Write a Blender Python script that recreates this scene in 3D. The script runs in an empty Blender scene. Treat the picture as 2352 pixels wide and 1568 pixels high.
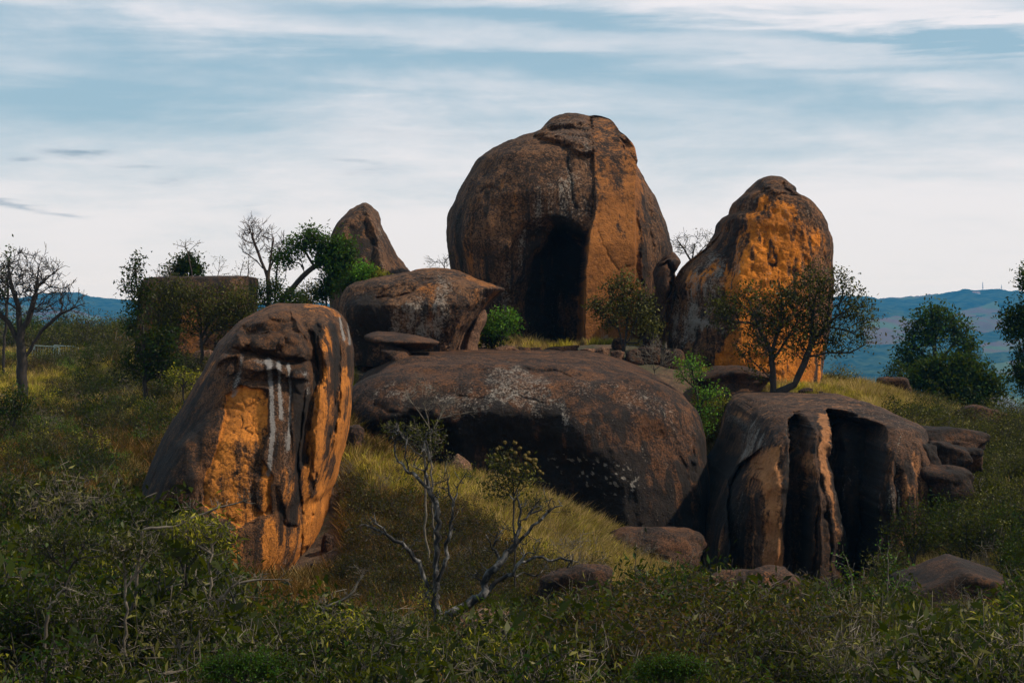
import bpy, math, random
import numpy as np
from mathutils import Vector

sc = bpy.context.scene
COL = sc.collection
R = math.radians

# ------------------------------------------------------------------ camera
FP = 4580.0            # focal length in units of a 2352 pixel wide picture
HZ = 740.0             # row of eye level
cam = bpy.data.objects.new('camera', bpy.data.cameras.new('camera'))
COL.objects.link(cam)
cam.data.sensor_width = 36.0
cam.data.lens = 36.0 * FP / 2352.0
cam.data.shift_y = -(784 - HZ) / 2352.0
cam.data.clip_start = 0.5
cam.data.clip_end = 40000
cam.rotation_euler = (R(90), 0, 0)
sc.camera = cam

# ------------------------------------------------------------------ light
SUN_AZ, SUN_EL = 97.0, 48.0      # clockwise from +Y (the view direction)
az, el = R(SUN_AZ), R(SUN_EL)
sdir = Vector((math.sin(az) * math.cos(el), math.cos(az) * math.cos(el), math.sin(el)))
sun = bpy.data.objects.new('sun', bpy.data.lights.new('sun', 'SUN'))
COL.objects.link(sun)
sun.data.energy = 5.0
sun.data.angle = R(1.5)
sun.data.color = (1.0, 0.87, 0.70)
sun.rotation_euler = (-sdir).to_track_quat('-Z', 'Y').to_euler()
sc.view_settings.view_transform = 'Standard'
sc.view_settings.look = 'None'
sc.view_settings.gamma = 1.0
sc.view_settings.exposure = 0.0
sc.view_settings.use_curve_mapping = False
sc.render.engine = 'CYCLES'
sc.cycles.volume_bounces = 1
sc.cycles.max_bounces = 6
sc.cycles.transparent_max_bounces = 8


# ------------------------------------------------------------------ node helper
class NT:
    def __init__(s, tree):
        s.t = tree
        tree.nodes.clear()

    def n(s, typ, **kw):
        nd = s.t.nodes.new(typ)
        for k, v in kw.items():
            setattr(nd, k, v)
        return nd

    def put(s, sock, v):
        if v is None:
            return
        if isinstance(v, bpy.types.NodeSocket):
            s.t.links.new(v, sock)
        else:
            if hasattr(sock.default_value, '__len__') and not hasattr(v, '__len__'):
                v = (v,) * len(sock.default_value)
            if hasattr(v, '__len__') and len(v) == 3 and len(sock.default_value) == 4:
                v = (*v, 1)
            sock.default_value = v

    def m(s, op, a, b=None, c=None, clamp=False):
        nd = s.n('ShaderNodeMath', operation=op, use_clamp=clamp)
        s.put(nd.inputs[0], a); s.put(nd.inputs[1], b); s.put(nd.inputs[2], c)
        return nd.outputs[0]

    def vm(s, op, a, b=None):
        nd = s.n('ShaderNodeVectorMath', operation=op)
        s.put(nd.inputs[0], a); s.put(nd.inputs[1], b)
        return nd.outputs[0]

    def noise(s, vec, scale, detail=4, rough=0.55, dist=0.0):
        nd = s.n('ShaderNodeTexNoise')
        s.put(nd.inputs['Vector'], vec)
        nd.inputs['Scale'].default_value = scale
        nd.inputs['Detail'].default_value = detail
        nd.inputs['Roughness'].default_value = rough
        nd.inputs['Distortion'].default_value = dist
        return nd.outputs['Fac']

    def sm(s, v, lo, hi, a=0.0, b=1.0):
        nd = s.n('ShaderNodeMapRange', interpolation_type='SMOOTHSTEP')
        s.put(nd.inputs[0], v)
        for i, x in enumerate((lo, hi, a, b)):
            s.put(nd.inputs[i + 1], x)
        return nd.outputs[0]

    def mix(s, f, a, b, blend='MIX'):
        nd = s.n('ShaderNodeMix', data_type='RGBA', blend_type=blend)
        s.put(nd.inputs[0], f); s.put(nd.inputs[6], a); s.put(nd.inputs[7], b)
        return nd.outputs[2]


# ------------------------------------------------------------------ world: blue sky with thin streaked cloud
world = bpy.data.worlds.new('World')
sc.world = world
world.use_nodes = True
w = NT(world.node_tree)
sky = w.n('ShaderNodeTexSky', sky_type='NISHITA')
sky.sun_disc = False
sky.sun_elevation = el
sky.sun_rotation = az
sky.altitude = 900
sky.air_density = 1.0
sky.dust_density = 1.5
tc = w.n('ShaderNodeTexCoord')
DIR = tc.outputs['Generated']
sep = w.n('ShaderNodeSeparateXYZ'); w.put(sep.inputs[0], DIR)
dx, dy, dz = sep.outputs
warp = w.noise(w.vm('MULTIPLY', DIR, (1, 1, 4)), 5.0, 3)
st = w.vm('MULTIPLY', DIR, (1.3, 1.3, 5.0))
nA = w.noise(w.vm('ADD', st, (3.1, 0, 1.7)), 4.2, 9, 0.62, 0.25)
nB = w.noise(w.vm('MULTIPLY', DIR, (1.8, 1.8, 18.0)), 4.5, 6, 0.55, 0.3)
tilt = w.m('ADD', dz, w.m('MULTIPLY', dx, 0.06))
hz = w.m('ADD', tilt, w.m('MULTIPLY', w.m('SUBTRACT', nB, 0.5), 0.030))
hx = w.m('ADD', dx, w.m('MULTIPLY', w.m('SUBTRACT', nA, 0.5), 0.14))
front = w.sm(dy, 0.0, 0.3)


def blob(cx, cy, sx, sy, amp):
    X = (cx - 1176) / FP; Z = (HZ - cy) / FP + 0.06 * X
    a = w.m('DIVIDE', w.m('SUBTRACT', hx, X), sx / FP)
    b = w.m('DIVIDE', w.m('SUBTRACT', hz, Z), sy / FP)
    q = w.m('ADD', w.m('MULTIPLY', a, a), w.m('MULTIPLY', b, b))
    g = w.m('EXPONENT', w.m('MULTIPLY', q, -1.0))
    return w.m('MULTIPLY', w.m('MULTIPLY', g, amp), front)


cov = w.m('ADD', w.m('MULTIPLY', w.m('SUBTRACT', nA, 0.5), 1.9), 0.52)
cov = w.m('ADD', cov, w.m('MULTIPLY', w.m('SUBTRACT', nB, 0.5), 0.55))
for b in ((1800, 30, 520, 38, 0.55), (620, 75, 360, 30, 0.32), (1300, 110, 500, 40, 0.25), (2300, 82, 200, 9, 0.5),
          (1500, 0, 700, 30, 0.35), (2100, 215, 260, 30, 0.3), (900, 200, 400, 22, 0.16),
          (200, 245, 330, 40, -0.5), (330, 140, 420, 40, -0.42), (1000, 150, 430, 20, -0.28), (2150, 105, 380, 14, -0.7),
          (1150, 40, 420, 16, -0.42), (60, 60, 260, 22, -0.2), (2300, 150, 200, 10, -0.25), (1900, 170, 320, 13, -0.22)):
    cov = w.m('ADD', cov, blob(*b))
# veil thickens towards the horizon
cov = w.m('ADD', cov, w.sm(dz, 0.12, 0.03, 0.0, 0.75))
cov = w.m('MULTIPLY', cov, w.sm(dz, 0.75, 0.1, 0.55, 1.0))
cov = w.sm(cov, 0.05, 1.25)
blue = w.vm('MULTIPLY', sky.outputs[0], (0.082, 0.082, 0.080))
blue = w.mix(0.72, blue, (0.34, 0.53, 0.655, 1))
veil = w.mix(w.sm(dz, 0.0, 0.16), (0.77, 0.76, 0.765, 1), (0.82, 0.80, 0.83, 1))
skyc = w.mix(cov, blue, veil)
small = None
for b in ((165, 363, 62, 11, 0.8), (40, 382, 40, 8, 0.55), (310, 405, 50, 8, 0.30), (45, 486, 52, 5, 0.6),
          (145, 496, 34, 5, 0.45), (820, 381, 48, 8, 0.33), (540, 489, 24, 6, 0.3), (1000, 300, 300, 12, 0.10)):
    X = blob(*b)
    small = X if small is None else w.m('ADD', small, X)
skyc = w.mix(w.m('MINIMUM', small, 0.9), skyc, (0.25, 0.36, 0.46, 1))
# the sky is seen through the blue haze near the horizon
path = w.m('MINIMUM', w.m('DIVIDE', 190.0, w.m('MAXIMUM', dz, 0.005)), 10300.0)
Tr = w.m('EXPONENT', w.m('MULTIPLY', path, -0.00008))
ins = w.mix(w.m('SUBTRACT', 1.0, Tr), (0, 0, 0, 1), (0.04, 0.25, 0.50, 1))
skyc = w.vm('SUBTRACT', skyc, ins)
skyc = w.vm('MAXIMUM', skyc, (0.02, 0.02, 0.02))
inv = w.m('DIVIDE', 1.0, Tr)
cmb = w.n('ShaderNodeCombineXYZ')
for k_ in range(3): w.put(cmb.inputs[k_], inv)
skyc = w.vm('MULTIPLY', skyc, cmb.outputs[0])
bg = w.n('ShaderNodeBackground')
w.put(bg.inputs[0], skyc)
bg.inputs[1].default_value = 1.06
wo = w.n('ShaderNodeOutputWorld')
w.t.links.new(bg.outputs[0], wo.inputs[0])

# ------------------------------------------------------------------ numpy noise
_rs = np.random.RandomState(7)
_perm = _rs.permutation(4096)
_val = _rs.rand(4096) * 2 - 1


def vnoise(x, y, z):
    xi, yi, zi = np.floor(x).astype(int), np.floor(y).astype(int), np.floor(z).astype(int)
    fx, fy, fz = x - xi, y - yi, z - zi
    fx, fy, fz = [f * f * f * (f * (f * 6 - 15) + 10) for f in (fx, fy, fz)]

    def h(a, b, c):
        return _val[_perm[(_perm[(_perm[a & 4095] + b) & 4095] + c) & 4095]]
    c00 = h(xi, yi, zi) * (1 - fx) + h(xi + 1, yi, zi) * fx
    c10 = h(xi, yi + 1, zi) * (1 - fx) + h(xi + 1, yi + 1, zi) * fx
    c01 = h(xi, yi, zi + 1) * (1 - fx) + h(xi + 1, yi, zi + 1) * fx
    c11 = h(xi, yi + 1, zi + 1) * (1 - fx) + h(xi + 1, yi + 1, zi + 1) * fx
    return (c00 * (1 - fy) + c10 * fy) * (1 - fz) + (c01 * (1 - fy) + c11 * fy) * fz


def fbm(P, freq, octv=4, gain=0.5, seed=0.0, sc3=(1, 1, 1)):
    x, y, z = P[..., 0] * freq * sc3[0] + seed * 13.7, P[..., 1] * freq * sc3[1] + seed * 7.1, P[..., 2] * freq * sc3[2] - seed * 3.3
    s = np.zeros(x.shape); a = 1.0; t = 0.0
    for _ in range(octv):
        s += a * vnoise(x, y, z); t += a
        x, y, z = x * 2.03 + 5.2, y * 2.03 + 1.3, z * 2.03 + 9.1
        a *= gain
    return s / t * 1.6


def n1(x, freq, seed=0.0, octv=3):
    P = np.stack([np.asarray(x, float), np.zeros(np.shape(x)), np.zeros(np.shape(x))], -1)
    return fbm(P, freq, octv, seed=seed)


def sms(x, lo, hi):
    t = np.clip((x - lo) / (hi - lo), 0, 1)
    return t * t * (3 - 2 * t)


def dline(u, v, pts):
    d = np.full(u.shape, 1e9)
    for (ax, ay), (bx, by) in zip(pts[:-1], pts[1:]):
        ex, ey = bx - ax, by - ay
        t = np.clip(((u - ax) * ex + (v - ay) * ey) / (ex * ex + ey * ey + 1e-9), 0, 1)
        d = np.minimum(d, np.hypot(u - ax - t * ex, v - ay - t * ey))
    return d


def line(u, v, pts, wd):
    return np.exp(-(dline(u, v, pts) / wd) ** 2)


def crack(u, v, pts, wd):
    d = dline(u, v, pts)
    k = 0.62 + 0.38 * np.sin(u * 0.071 + v * 0.043 + pts[0][0]) * np.sin(v * 0.029 - u * 0.05 + pts[0][1])
    return k * (0.5 * np.exp(-(d / (0.55 * wd)) ** 2) + 0.35 * np.exp(-(d / (2.4 * wd)) ** 2))


def poly(u, v, pts, soft=6.0):
    ins = np.zeros(u.shape, bool)
    n = len(pts)
    for i in range(n):
        (x0, y0), (x1, y1) = pts[i], pts[(i + 1) % n]
        if y0 == y1:
            continue
        c = ((y0 > v) != (y1 > v)) & (u < (x1 - x0) * (v - y0) / (y1 - y0) + x0)
        ins ^= c
    d = dline(u, v, list(pts) + [pts[0]])
    sd = np.where(ins, d, -d)
    return sms(sd, -soft, soft)


def at(px, py, Y):
    return ((px - 1176) / FP * Y, Y, (HZ - py) / FP * Y)


# ------------------------------------------------------------------ mesh + tagging helpers
def tag(o, label=None, cat=None, group=None, kind=None):
    if label: o['label'] = label
    if cat: o['category'] = cat
    if group: o['group'] = group
    if kind: o['kind'] = kind
    return o


def mesh_np(name, V, F, mats, smooth=True, mi=None):
    """V (n,3), F (m,k) array with k = 3 or 4"""
    me = bpy.data.meshes.new(name)
    V = np.asarray(V, np.float32); F = np.asarray(F, np.int32)
    k = F.shape[1]
    me.vertices.add(len(V)); me.vertices.foreach_set('co', V.ravel())
    me.loops.add(F.size); me.loops.foreach_set('vertex_index', F.ravel())
    me.polygons.add(len(F))
    me.polygons.foreach_set('loop_start', np.arange(0, F.size, k, dtype=np.int32))
    me.polygons.foreach_set('loop_total', np.full(len(F), k, np.int32))
    if not isinstance(mats, (list, tuple)):
        mats = [mats]
    for m_ in mats:
        me.materials.append(m_)
    if mi is not None:
        me.polygons.foreach_set('material_index', np.asarray(mi, np.int32))
    if smooth:
        me.polygons.foreach_set('use_smooth', np.ones(len(F), bool))
    me.update(calc_edges=True)
    me.validate()
    return me


def link(name, me, parent=None, loc=(0, 0, 0)):
    o = bpy.data.objects.new(name, me)
    COL.objects.link(o)
    o.location = loc
    if parent is not None:
        o.parent = parent
    return o


def empty(name, loc):
    o = bpy.data.objects.new(name, None)
    COL.objects.link(o)
    o.location = loc
    o.empty_display_size = 0.3
    return o


def set_mask(me, r, g, b):
    a = me.color_attributes.new('mask', 'FLOAT_COLOR', 'POINT')
    d = np.ones((len(r), 4), np.float32)
    d[:, 0], d[:, 1], d[:, 2] = r, g, b
    a.data.foreach_set('color', d.ravel())


# ------------------------------------------------------------------ materials
def rock_mat(name, A, B, orange=(0.46, 0.155, 0.028), white=(0.23, 0.20, 0.17), dark=(0.0075, 0.0050, 0.0038),
             grain=5.0, speck=0.25, bump=0.09, streak=1.0, cracks=0.0):
    m_ = bpy.data.materials.new(name); m_.use_nodes = True
    t = NT(m_.node_tree)
    P = t.n('ShaderNodeTexCoord').outputs['Object']
    at_ = t.n('ShaderNodeAttribute', attribute_name='mask')
    sp = t.n('ShaderNodeSeparateColor'); t.put(sp.inputs[0], at_.outputs['Color'])
    mo, mw, md = sp.outputs
    big = t.noise(P, 0.45, 5, 0.6)
    mid = t.noise(P, grain, 5, 0.7)
    fine = t.noise(P, grain * 2.0, 4, 0.75)
    stk = t.noise(t.vm('MULTIPLY', P, (2.6, 2.6, 0.16)), 1.0, 5, 0.62, 0.2)
    st2 = t.noise(t.vm('MULTIPLY', P, (7.0, 7.0, 0.5)), 1.0, 4, 0.62, 0.3)
    c = lambda x: t.m('SUBTRACT', x, 0.5)
    mul = lambda a, k: t.m('MULTIPLY', a, k)
    add = lambda *a: a[0] if len(a) == 1 else t.m('ADD', a[0], add(*a[1:]))
    f = add(mul(c(big), 1.8), mul(c(mid), 1.7), mul(c(fine), 2.0), mul(c(stk), 1.8 * streak), 0.40)
    col = t.mix(t.sm(f, 0.1, 0.95), A, B)
    # mineral hues
    hue = t.sm(add(mul(c(t.noise(P, 1.3, 5)), 2.5), mul(c(fine), 1.5), 0.45), 0.35, 0.85)
    col = t.mix(mul(hue, 0.16), col, tuple(0.55 * o + 0.45 * b for o, b in zip(orange, B)))
    o_ = t.mix(t.sm(add(mul(c(mid), 1.6), mul(c(big), 2.0), 0.5), 0.15, 0.9), tuple(x * 0.62 for x in orange), tuple(min(1, x * 1.25) for x in orange))
    col = t.mix(t.sm(add(mo, mul(c(stk), 1.2 * streak), mul(c(mid), 0.8)), 0.34, 0.74), col, o_)
    col = t.mix(mul(t.sm(add(md, mul(c(stk), 1.8 * streak), mul(c(st2), 0.9), mul(c(mid), 1.2)), 0.42, 0.72), 0.93), col, dark)
    col = t.mix(mul(t.sm(add(mw, mul(c(fine), 1.1), mul(c(mid), 0.8), mul(c(st2), 0.7)), 0.36, 0.80), 0.85), col, white)
    # lichen specks, and dark pits
    s1 = mul(t.sm(t.noise(P, grain * 2.1, 2, 0.5), 0.64, 0.74), t.sm(t.noise(P, 0.35, 3), 0.42, 0.6))
    col = t.mix(mul(s1, speck), col, white)
    s2 = t.sm(fine, 0.42, 0.30)
    col = t.mix(mul(s2, 0.5), col, tuple(x * 0.35 for x in A))
    ck = None
    if cracks:
        vo = t.n('ShaderNodeTexVoronoi', feature='DISTANCE_TO_EDGE'); vo.inputs['Scale'].default_value = cracks
        nz_ = t.n('ShaderNodeTexNoise'); nz_.inputs['Scale'].default_value = 3.0; t.put(nz_.inputs['Vector'], P)
        t.put(vo.inputs['Vector'], t.vm('ADD', P, t.vm('MULTIPLY', nz_.outputs['Color'], (0.5, 0.5, 0.5))))
        ck = t.m('MULTIPLY', t.sm(vo.outputs['Distance'], 0.045, 0.0), t.sm(mo, 0.5, 0.8))
        ck = t.m('MULTIPLY', ck, t.sm(t.noise(P, 1.5, 3), 0.4, 0.6))
        col = t.mix(mul(ck, 0.75), col, dark)
    br = t.n('ShaderNodeBsdfPrincipled')
    t.put(br.inputs['Base Color'], col)
    br.inputs['Roughness'].default_value = 0.88
    br.inputs['Specular IOR Level'].default_value = 0.25
    h = add(mul(mid, 1.5), mul(fine, 0.7), mul(stk, 0.6 * streak), mul(t.noise(P, 1.7, 6, 0.65), 1.6))
    if ck is not None: h = t.m('SUBTRACT', h, mul(ck, 0.5))
    bp = t.n('ShaderNodeBump'); bp.inputs['Strength'].default_value = 0.9; bp.inputs['Distance'].default_value = bump
    t.put(bp.inputs['Height'], h)
    t.put(br.inputs['Normal'], bp.outputs[0])
    out = t.n('ShaderNodeOutputMaterial'); t.t.links.new(br.outputs[0], out.inputs[0])
    return m_


def leaf_mat(name, A, B, trans=0.25, gloss=0.10):
    m_ = bpy.data.materials.new(name); m_.use_nodes = True
    t = NT(m_.node_tree)
    g = t.n('ShaderNodeNewGeometry')
    oi = t.n('ShaderNodeObjectInfo')
    r = t.m('ADD', t.m('MULTIPLY', g.outputs['Random Per Island'], 0.7), t.m('MULTIPLY', oi.outputs['Random'], 0.3))
    P = g.outputs['Position']
    clump = t.noise(P, 0.9, 2)
    f = t.sm(t.m('ADD', r, t.m('MULTIPLY', t.m('SUBTRACT', clump, 0.5), 1.4)), 0.1, 0.95)
    col = t.mix(f, A, B)
    df = t.n('ShaderNodeBsdfDiffuse'); t.put(df.inputs[0], col)
    tr = t.n('ShaderNodeBsdfTranslucent'); t.put(tr.inputs[0], t.mix(0.3, col, (0.30, 0.34, 0.01, 1)))
    mx = t.n('ShaderNodeMixShader'); mx.inputs[0].default_value = trans
    t.t.links.new(df.outputs[0], mx.inputs[1]); t.t.links.new(tr.outputs[0], mx.inputs[2])
    gl = t.n('ShaderNodeBsdfGlossy'); gl.inputs['Roughness'].default_value = 0.5
    gl.inputs[0].default_value = (0.12, 0.12, 0.09, 1)
    m2 = t.n('ShaderNodeMixShader'); m2.inputs[0].default_value = gloss
    t.t.links.new(mx.outputs[0], m2.inputs[1]); t.t.links.new(gl.outputs[0], m2.inputs[2])
    out = t.n('ShaderNodeOutputMaterial'); t.t.links.new(m2.outputs[0], out.inputs[0])
    return m_


def plain_mat(name, A, B, scale=6, rough=0.85, bump=0.02, zs=1.0, metal=0.0, lo=0.32, hi=0.68):
    m_ = bpy.data.materials.new(name); m_.use_nodes = True
    t = NT(m_.node_tree)
    P = t.vm('MULTIPLY', t.n('ShaderNodeTexCoord').outputs['Object'], (1, 1, zs))
    nz = t.noise(P, scale, 5, 0.65)
    col = t.mix(t.sm(nz, lo, hi), A, B)
    br = t.n('ShaderNodeBsdfPrincipled'); t.put(br.inputs['Base Color'], col)
    br.inputs['Roughness'].default_value = rough; br.inputs['Metallic'].default_value = metal
    if bump:
        bp = t.n('ShaderNodeBump'); bp.inputs['Distance'].default_value = bump; bp.inputs['Strength'].default_value = 0.8
        t.put(bp.inputs['Height'], nz); t.put(br.inputs['Normal'], bp.outputs[0])
    out = t.n('ShaderNodeOutputMaterial'); t.t.links.new(br.outputs[0], out.inputs[0])
    return m_


M_ROCK_BIG = rock_mat('granite_brown', (0.016, 0.0085, 0.0048), (0.135, 0.064, 0.029), orange=(0.235, 0.085, 0.018), grain=4.2, speck=0.35)
M_ROCK_SLAB = rock_mat('granite_dark', (0.012, 0.0060, 0.0034), (0.082, 0.036, 0.0165), grain=5.0, speck=0.35, bump=0.06)
M_ROCK_LEFT = rock_mat('granite_left', (0.014, 0.0075, 0.0042), (0.110, 0.050, 0.021), orange=(0.50, 0.170, 0.024), grain=8.0, speck=0.22, bump=0.05,
                       white=(0.22, 0.205, 0.195), cracks=2.6)
M_ROCK_OR = rock_mat('granite_orange', (0.024, 0.0125, 0.0068), (0.165, 0.076, 0.033), orange=(0.52, 0.160, 0.012), grain=4.2, speck=0.2, bump=0.12)
M_ROCK_CLIFF = rock_mat('granite_cliff', (0.010, 0.0052, 0.0030), (0.080, 0.037, 0.018), orange=(0.30, 0.125, 0.045), grain=6.0, speck=0.12, bump=0.05)
M_ROCK_SM = rock_mat('granite_small', (0.012, 0.0065, 0.004), (0.075, 0.036, 0.019), grain=7.0, speck=0.15, bump=0.05, streak=0.4)
M_ROCK_RED = rock_mat('granite_pink', (0.055, 0.028, 0.017), (0.21, 0.115, 0.07), grain=7.0, speck=0.15, bump=0.05, streak=0.4)
M_BARK = plain_mat('bark_dark', (0.006, 0.004, 0.003), (0.028, 0.019, 0.013), 9, zs=0.25)
M_BARK_RED = plain_mat('bark_reddish', (0.02, 0.012, 0.008), (0.07, 0.04, 0.028), 9, zs=0.25)
M_DEAD = plain_mat('bark_weathered', (0.007, 0.005, 0.004), (0.15, 0.138, 0.126), 4.0, zs=0.5, bump=0.012, lo=0.48, hi=0.66)
M_TWIG = plain_mat('twig_grey', (0.030, 0.022, 0.015), (0.16, 0.13, 0.095), 3)
L_DARK = leaf_mat('leaf_dark_green', (0.001, 0.005, 0.0004), (0.017, 0.048, 0.0025))
L_OLIVE = leaf_mat('leaf_olive', (0.004, 0.005, 0.0005), (0.092, 0.090, 0.010), gloss=0.14)
L_GREY = leaf_mat('leaf_grey_green', (0.008, 0.009, 0.0015), (0.165, 0.150, 0.036), gloss=0.16)
L_BRIGHT = leaf_mat('leaf_bright_green', (0.03, 0.11, 0.008), (0.11, 0.26, 0.02), trans=0.35)
L_YELLOW = leaf_mat('leaf_yellow_green', (0.05, 0.07, 0.004), (0.34, 0.29, 0.025), trans=0.35)
L_BROWN = leaf_mat('leaf_dry_brown', (0.006, 0.003, 0.001), (0.075, 0.034, 0.008))
L_BUSH = leaf_mat('leaf_shrub', (0.0015, 0.003, 0.0003), (0.030, 0.044, 0.0025), gloss=0.10)
L_MID = leaf_mat('leaf_mid_green', (0.003, 0.012, 0.001), (0.036, 0.095, 0.008))
G_YELLOW = leaf_mat('grass_yellow', (0.17, 0.13, 0.010), (0.68, 0.54, 0.07), trans=0.3, gloss=0.03)
G_STRAW = leaf_mat('grass_straw', (0.17, 0.105, 0.035), (0.56, 0.38, 0.15), trans=0.3, gloss=0.03)
G_BROWN = leaf_mat('grass_brown', (0.040, 0.018, 0.006), (0.19, 0.085, 0.025), trans=0.25, gloss=0.02)
G_GREEN = leaf_mat('grass_green', (0.05, 0.07, 0.006), (0.30, 0.34, 0.03), trans=0.3, gloss=0.03)

# ------------------------------------------------------------------ terrain
ctrl = []
GR = {
    30: [(-1400, 1870), (0, 1870), (1100, 1870), (2352, 1870), (3700, 1870)],
    42: [(-1400, 1590), (0, 1610), (700, 1625), (1300, 1625), (2352, 1600), (3700, 1590)],
    55: [(-1400, 1400), (0, 1425), (700, 1480), (1200, 1490), (1900, 1500), (2352, 1460), (3700, 1400)],
    68: [(-1400, 1250), (0, 1290), (400, 1370), (800, 1375), (1200, 1400), (1500, 1425), (1900, 1430), (2352, 1400), (3700, 1300)],
    80: [(-1400, 1120), (0, 1150), (300, 1190), (600, 1240), (800, 1160), (1000, 1185), (1300, 1255), (1450, 1325), (1700, 1385), (2000, 1400), (2200, 1300), (2352, 1240), (3700, 1150)],
    88: [(-1400, 1050), (0, 1085), (400, 1110), (820, 1055), (1050, 1105), (1200, 1145), (1300, 1185), (1450, 1275), (1640, 1350), (1900, 1380), (2150, 1230), (2352, 1150), (3700, 1100)],
    94: [(820, 985), (900, 1045), (1050, 1105), (1300, 1190), (1500, 1275), (1640, 1310), (1900, 1330)],
    100: [(-1400, 960), (0, 1000), (300, 1000), (500, 960), (800, 890), (900, 1010), (1000, 1040), (1300, 1120), (1500, 1190), (1640, 1150), (1750, 1100), (1900, 1100), (2080, 1000), (2200, 1060), (2352, 1060), (3700, 1100)],
    112: [(-1400, 900), (0, 930), (300, 930), (500, 880), (750, 835), (850, 824), (1100, 818), (1400, 826), (1560, 856), (1630, 880), (1700, 885), (1850, 903), (1950, 915), (2050, 935), (2200, 985), (2352, 1000), (3700, 1080)],
    125: [(-1400, 870), (0, 878), (300, 872), (500, 832), (800, 804), (1100, 800), (1350, 803), (1550, 812), (1700, 850), (1900, 880), (2100, 925), (2200, 958), (2352, 990), (3700, 1060)],
    145: [(-1400, 840), (0, 837), (300, 832), (600, 806), (900, 795), (1300, 795), (1600, 804), (1900, 875), (2100, 935), (2352, 1000), (3700, 1060)],
    185: [(-1400, 825), (0, 822), (300, 815), (600, 806), (1300, 795), (1900, 880), (2352, 970), (3700, 1100)],
    250: [(-1400, 860), (0, 845), (600, 840), (1300, 855), (2000, 960), (2352, 1040), (3700, 1180)],
}
for Y_, L in GR.items():
    for px, py in L:
        ctrl.append((px / 420.0, math.log(Y_) * 4.2, (HZ - py) / FP * Y_))
for px in (-1400, 500, 1800, 3700):
    ctrl.append((px / 420.0, math.log(14) * 4.2, -6.4))
ctrl = np.array(ctrl)


def _U(r2):
    return np.where(r2 > 1e-12, r2 * np.log(np.maximum(r2, 1e-12)) * 0.5, 0.0)


_n = len(ctrl)
_K = _U(((ctrl[:, None, :2] - ctrl[None, :, :2]) ** 2).sum(-1)) + np.eye(_n) * 0.02
_Pm = np.c_[np.ones(_n), ctrl[:, :2]]
_A = np.zeros((_n + 3, _n + 3)); _A[:_n, :_n] = _K; _A[:_n, _n:] = _Pm; _A[_n:, :_n] = _Pm.T
_W = np.linalg.solve(_A, np.r_[ctrl[:, 2], 0, 0, 0])

GC = np.r_[np.arange(-5200, -1400, 220.0), np.arange(-1400, -200, 24.0), np.arange(-200, 2560, 7.0), np.arange(2560, 3760, 24.0), np.arange(3760, 7600, 220.0)]
GY = np.exp(np.r_[np.arange(math.log(5), math.log(30), 0.05), np.arange(math.log(30), math.log(260), 0.0078)])
_gu, _gy = np.meshgrid(GC, GY)
_q = np.stack([np.clip(_gu, -1400, 3750).ravel() / 420.0, np.log(np.maximum(_gy, 13)).ravel() * 4.2], -1)
_z = np.zeros(len(_q))
for i in range(0, len(_q), 20000):
    s_ = slice(i, i + 20000)
    _z[s_] = _U(((_q[s_, None, :] - ctrl[None, :, :2]) ** 2).sum(-1)) @ _W[:_n] + _W[_n] + _q[s_] @ _W[_n + 1:]
_z = _z.reshape(_gu.shape)
_gx = (_gu - 1176) / FP * _gy
_GP = np.stack([_gx, _gy, np.zeros_like(_gx)], -1)
_z = _z + fbm(_GP, 0.16, 3, seed=3) * 0.28 + fbm(_GP, 0.9, 4, seed=5) * 0.10


def gz(x, y):
    """ground height at world x, y (arrays)"""
    x = np.asarray(x, float); y = np.clip(np.asarray(y, float), GY[0], GY[-1])
    px = np.clip(x / y * FP + 1176, GC[0], GC[-1] - 1e-3)
    j = np.clip(np.searchsorted(GC, px, side='right') - 1, 0, len(GC) - 2)
    i = np.clip(np.searchsorted(GY, y, side='right') - 1, 0, len(GY) - 2)
    a = (px - GC[j]) / (GC[j + 1] - GC[j]); b = (y - GY[i]) / (GY[i + 1] - GY[i])
    return (_z[i, j] * (1 - a) + _z[i, j + 1] * a) * (1 - b) + (_z[i + 1, j] * (1 - a) + _z[i + 1, j + 1] * a) * b


def gpt(px, Y, dzz=0.0):
    x = (px - 1176) / FP * Y
    return np.array([x, Y, float(gz(x, Y)) + dzz])


def grid_faces(nr, nc, wrap=False):
    i, j = np.meshgrid(np.arange(nr - 1), np.arange(nc if wrap else nc - 1), indexing='ij')
    j2 = (j + 1) % nc
    return np.stack([i * nc + j, i * nc + j2, (i + 1) * nc + j2, (i + 1) * nc + j], -1).reshape(-1, 4)


gm = bpy.data.materials.new('soil'); gm.use_nodes = True
t = NT(gm.node_tree)
P = t.n('ShaderNodeTexCoord').outputs['Object']
a1 = t.noise(P, 0.25, 5); a2 = t.noise(P, 2.5, 6, 0.7); a3 = t.noise(P, 14, 3)
c1 = t.mix(t.sm(a2, 0.35, 0.65), (0.030, 0.017, 0.008, 1), (0.105, 0.055, 0.026, 1))
c1 = t.mix(t.sm(t.m('ADD', a1, t.m('MULTIPLY', t.m('SUBTRACT', a2, 0.5), 0.8)), 0.48, 0.60), c1, (0.035, 0.032, 0.010, 1))
c1 = t.mix(t.sm(a3, 0.60, 0.70), c1, (0.13, 0.085, 0.055, 1))
br = t.n('ShaderNodeBsdfPrincipled'); t.put(br.inputs['Base Color'], c1); br.inputs['Roughness'].default_value = 0.95
bp = t.n('ShaderNodeBump'); bp.inputs['Distance'].default_value = 0.12; t.put(bp.inputs['Height'], t.m('ADD', a2, t.m('MULTIPLY', a3, 0.3)))
t.put(br.inputs['Normal'], bp.outputs[0])
out = t.n('ShaderNodeOutputMaterial'); t.t.links.new(br.outputs[0], out.inputs[0])
V = np.stack([_gx, _gy, _z], -1).reshape(-1, 3)
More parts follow.
